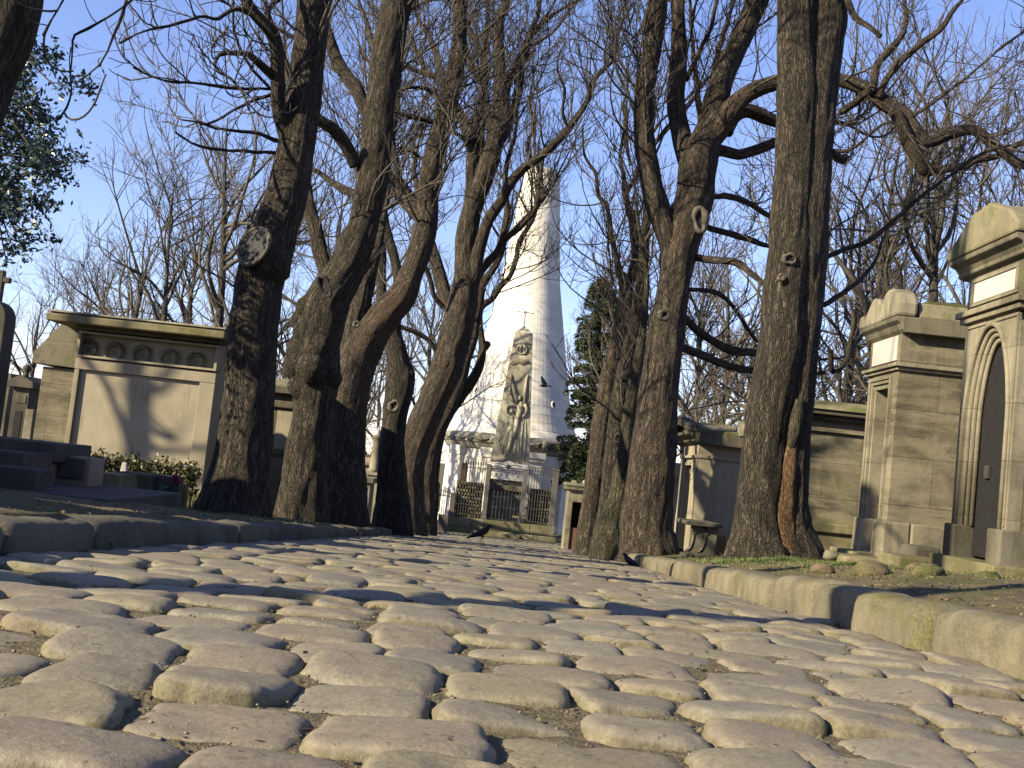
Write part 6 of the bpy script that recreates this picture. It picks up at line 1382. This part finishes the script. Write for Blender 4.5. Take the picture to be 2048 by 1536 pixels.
# ------------------------------------------------------------------ litter, twigs, grass
def litter():
    n = 9000; y = -.2+(rng.random(n)**1.6)*8; x = lk(y)+rng.random(n)*(rk(y)-lk(y)); z = R(y)-.012
    # only in the sandy joints: keep chips low so the domed stones hide those under them
    c = np.stack([x, y, z+rng.uniform(0, .008, n)], 1); m = n; d1 = rng.normal(size=(m, 3))*np.array([1, 1, .3]); d1 /= np.linalg.norm(d1, axis=1)[:, None]; d2 = np.cross(d1, np.array([0, 0, 1.])+rng.normal(size=(m, 3))*.4); d2 /= np.linalg.norm(d2, axis=1)[:, None]
    a = rng.uniform(.003, .010, (m, 1)); b = a*rng.uniform(.35, .8, (m, 1)); V = np.stack([c-d1*a, c-d2*b, c+d1*a, c+d2*b], 1).reshape(-1, 3)
    tag(link('leaf_litter', np_mesh('leaf_litter', V, np.arange(m*4).reshape(-1, 4), smooth=False), M_['litter']), 'dry leaf crumbs lying in the joints between cobbles', 'litter', kind='stuff')
    # verge litter
    n = 11000; s = rng.choice([-1, 1], n, p=[.4, .6]); y = 1.5+rng.random(n)**1.3*13; x = np.where(s < 0, lk(y)-.25-rng.random(n)**1.5*1.6, rk(y)+.27+rng.random(n)**1.3*2.2); z = gz(x, y)+.006; m = n
    c = np.stack([x, y, z], 1); d1 = rng.normal(size=(m, 3))*np.array([1, 1, .4]); d1 /= np.linalg.norm(d1, axis=1)[:, None]; d2 = np.cross(d1, np.array([0, 0, 1.])+rng.normal(size=(m, 3))*.5); d2 /= np.linalg.norm(d2, axis=1)[:, None]
    a = rng.uniform(.004, .011, (m, 1)); b = a*rng.uniform(.4, .8, (m, 1)); V = np.stack([c-d1*a, c-d2*b, c+d1*a, c+d2*b], 1).reshape(-1, 3)
    tag(link('leaf_litter', np_mesh('leaf_litter', V, np.arange(m*4).reshape(-1, 4), smooth=False), M_['litter']), 'dry brown leaf litter scattered on the earth verges', 'litter', kind='stuff')
    # small gravel in the joints
    n = 5000; y = -.1+rng.random(n)**1.5*4.5; x = lk(y)+rng.random(n)*(rk(y)-lk(y)); r_ = rng.uniform(.0015, .0045, n)
    oct_ = np.array([(1, 0, 0), (0, 1, 0), (-1, 0, 0), (0, -1, 0), (0, 0, .8), (0, 0, -.8)]); c = np.stack([x, y, R(y)-.0105+r_], 1); V = (c[:, None]+oct_[None]*r_[:, None, None]*rng.uniform(.6, 1.4, (n, 6, 1))).reshape(-1, 3)
    f = np.array([(0, 1, 4), (1, 2, 4), (2, 3, 4), (3, 0, 4), (1, 0, 5), (2, 1, 5), (3, 2, 5), (0, 3, 5)]); T3 = (np.arange(n)[:, None, None]*6+f[None]).reshape(-1, 3)
    tag(link('gravel', np_mesh('gravel', V, None, T3), M_['lime']), 'fine pale gravel lodged between the cobbles', 'gravel', kind='stuff')
    # twigs
    Pp = []; 
    for i in range(90):
        y = .2+rng.random()**1.5*6; x = float(lk(y))+rng.random()*float(rk(y)-lk(y)); a = rng.uniform(0, 3.14); L = rng.uniform(.02, .08); s = np.linspace(-1, 1, 5); zz = float(R(y))+(.002 if i % 6 == 0 else -.012)
        Pp.append(np.stack([x+s*L/2*math.cos(a)+.004*np.sin(s*3), y+s*L/2*math.sin(a), zz+.003*np.sin(s*2+i)], 1))
    V, Q = bundle(np.stack(Pp), np.full((90, 5), .0016), 5); tag(link('fallen_twigs', np_mesh('fallen_twigs', V, Q), M_['twigs']), 'short dry twigs lying among the cobbles', 'twigs', kind='stuff')
litter()
def grass(n, cx, cy, sx, sy, h, label):
    x = cx+rng.normal(size=n)*sx; y = cy+rng.normal(size=n)*sy; z = gz(x, y); a = rng.uniform(0, 6.28, n); hh = h*rng.uniform(.5, 1.2, n); w_ = .003
    b = np.stack([x, y, z-.005], 1); sd = np.stack([np.cos(a), np.sin(a), a*0], 1); ln = np.stack([np.sin(a)*.4, np.cos(a)*.4, a*0+1], 1)
    mid = b+ln*hh[:, None]*.6; tip = mid+(ln+sd*0+np.stack([np.sin(a), np.cos(a), a*0], 1)*.5)*hh[:, None]*.4
    V = np.stack([b-sd*w_, b+sd*w_, mid+sd*w_*.7, mid-sd*w_*.7, tip], 1).reshape(-1, 3); k = np.arange(n)*5
    o = link('grass', np_mesh('grass', V, np.stack([k, k+1, k+2, k+3], 1), np.stack([k+3, k+2, k+4], 1), smooth=False), M_['grass']); tag(o, label, 'grass', kind='stuff')
q = on_ground(1545, 1122, .27)
grass(5200, 2.75, 10.9, .42, .5, .035, 'short bright green grass at the foot of the twin stemmed tree')
grass(1100, 2.3, 13.6, .3, .5, .03, 'thin grass round the foot of the tall forked tree')
grass(5200, 2.7, 8.6, .5, 1.3, .02, 'sparse mossy grass on the right verge before the chapels')
grass(1500, -2.3, 9.9, .5, .55, .03, 'thin mossy grass below the wound tree')
def weed(px, py, off, label, r_=.03, n=40):
    g = on_ground(px, py, off); V, Q = leaves(np.array([[g[0], g[1], g[2]+r_*.5]]), r_*.5, n, r_*.35, rng); o = link('weed', np_mesh('weed', V-g, Q, smooth=False), M_['grass']); o.location = g; tag(o, label, 'weed')
weed(212, 1096, .0, 'tiny green weed at the foot of the left kerb', .035)
weed(1405, 1336, .0, 'small green weed between cobbles right of centre', .010, 16)

# ------------------------------------------------------------------ tombs left of the view, whose shade falls over the left verge
def side_chapel(y0, y1, h, label):
    x1 = -5.9; x0 = -7.4; z0 = float(gz(x1, (y0+y1)/2))-.1; root = empty('tomb_chapel', ((x0+x1)/2, (y0+y1)/2, z0), label, 'chapel'); ym = (y0+y1)/2
    mb = MB(); mb.box(x0, x1, y0, y1, z0, z0+h-.1); mb.build('body', M_['limegrey'], root, bevel=.01)
    mb = MB(); mb.box(x0-.08, x1+.08, y0-.08, y1+.08, z0+h-.1, z0+h); mb.prism([(y0-.08, z0+h+.002), (y1+.08, z0+h+.002), (ym, z0+h+.35)], x0-.08, x1+.08, 'x'); mb.build('roof', M_['mossroof'], root)
    mb = MB(); mb.box(x1, x1+.02, ym-.3, ym+.3, z0+.1, z0+h*.75); mb.build('door', M_['void'], root)
side_chapel(2.2, 4.0, 2.2, 'grey gabled chapel left of the view, nearest the camera')
side_chapel(4.5, 6.4, 2.35, 'grey gabled chapel left of the view, second from the camera')
side_chapel(7.0, 8.8, 2.1, 'grey gabled chapel left of the view beside the granite steps')
side_chapel(9.4, 10.9, 2.0, 'grey gabled chapel left of the view before the wall tomb')
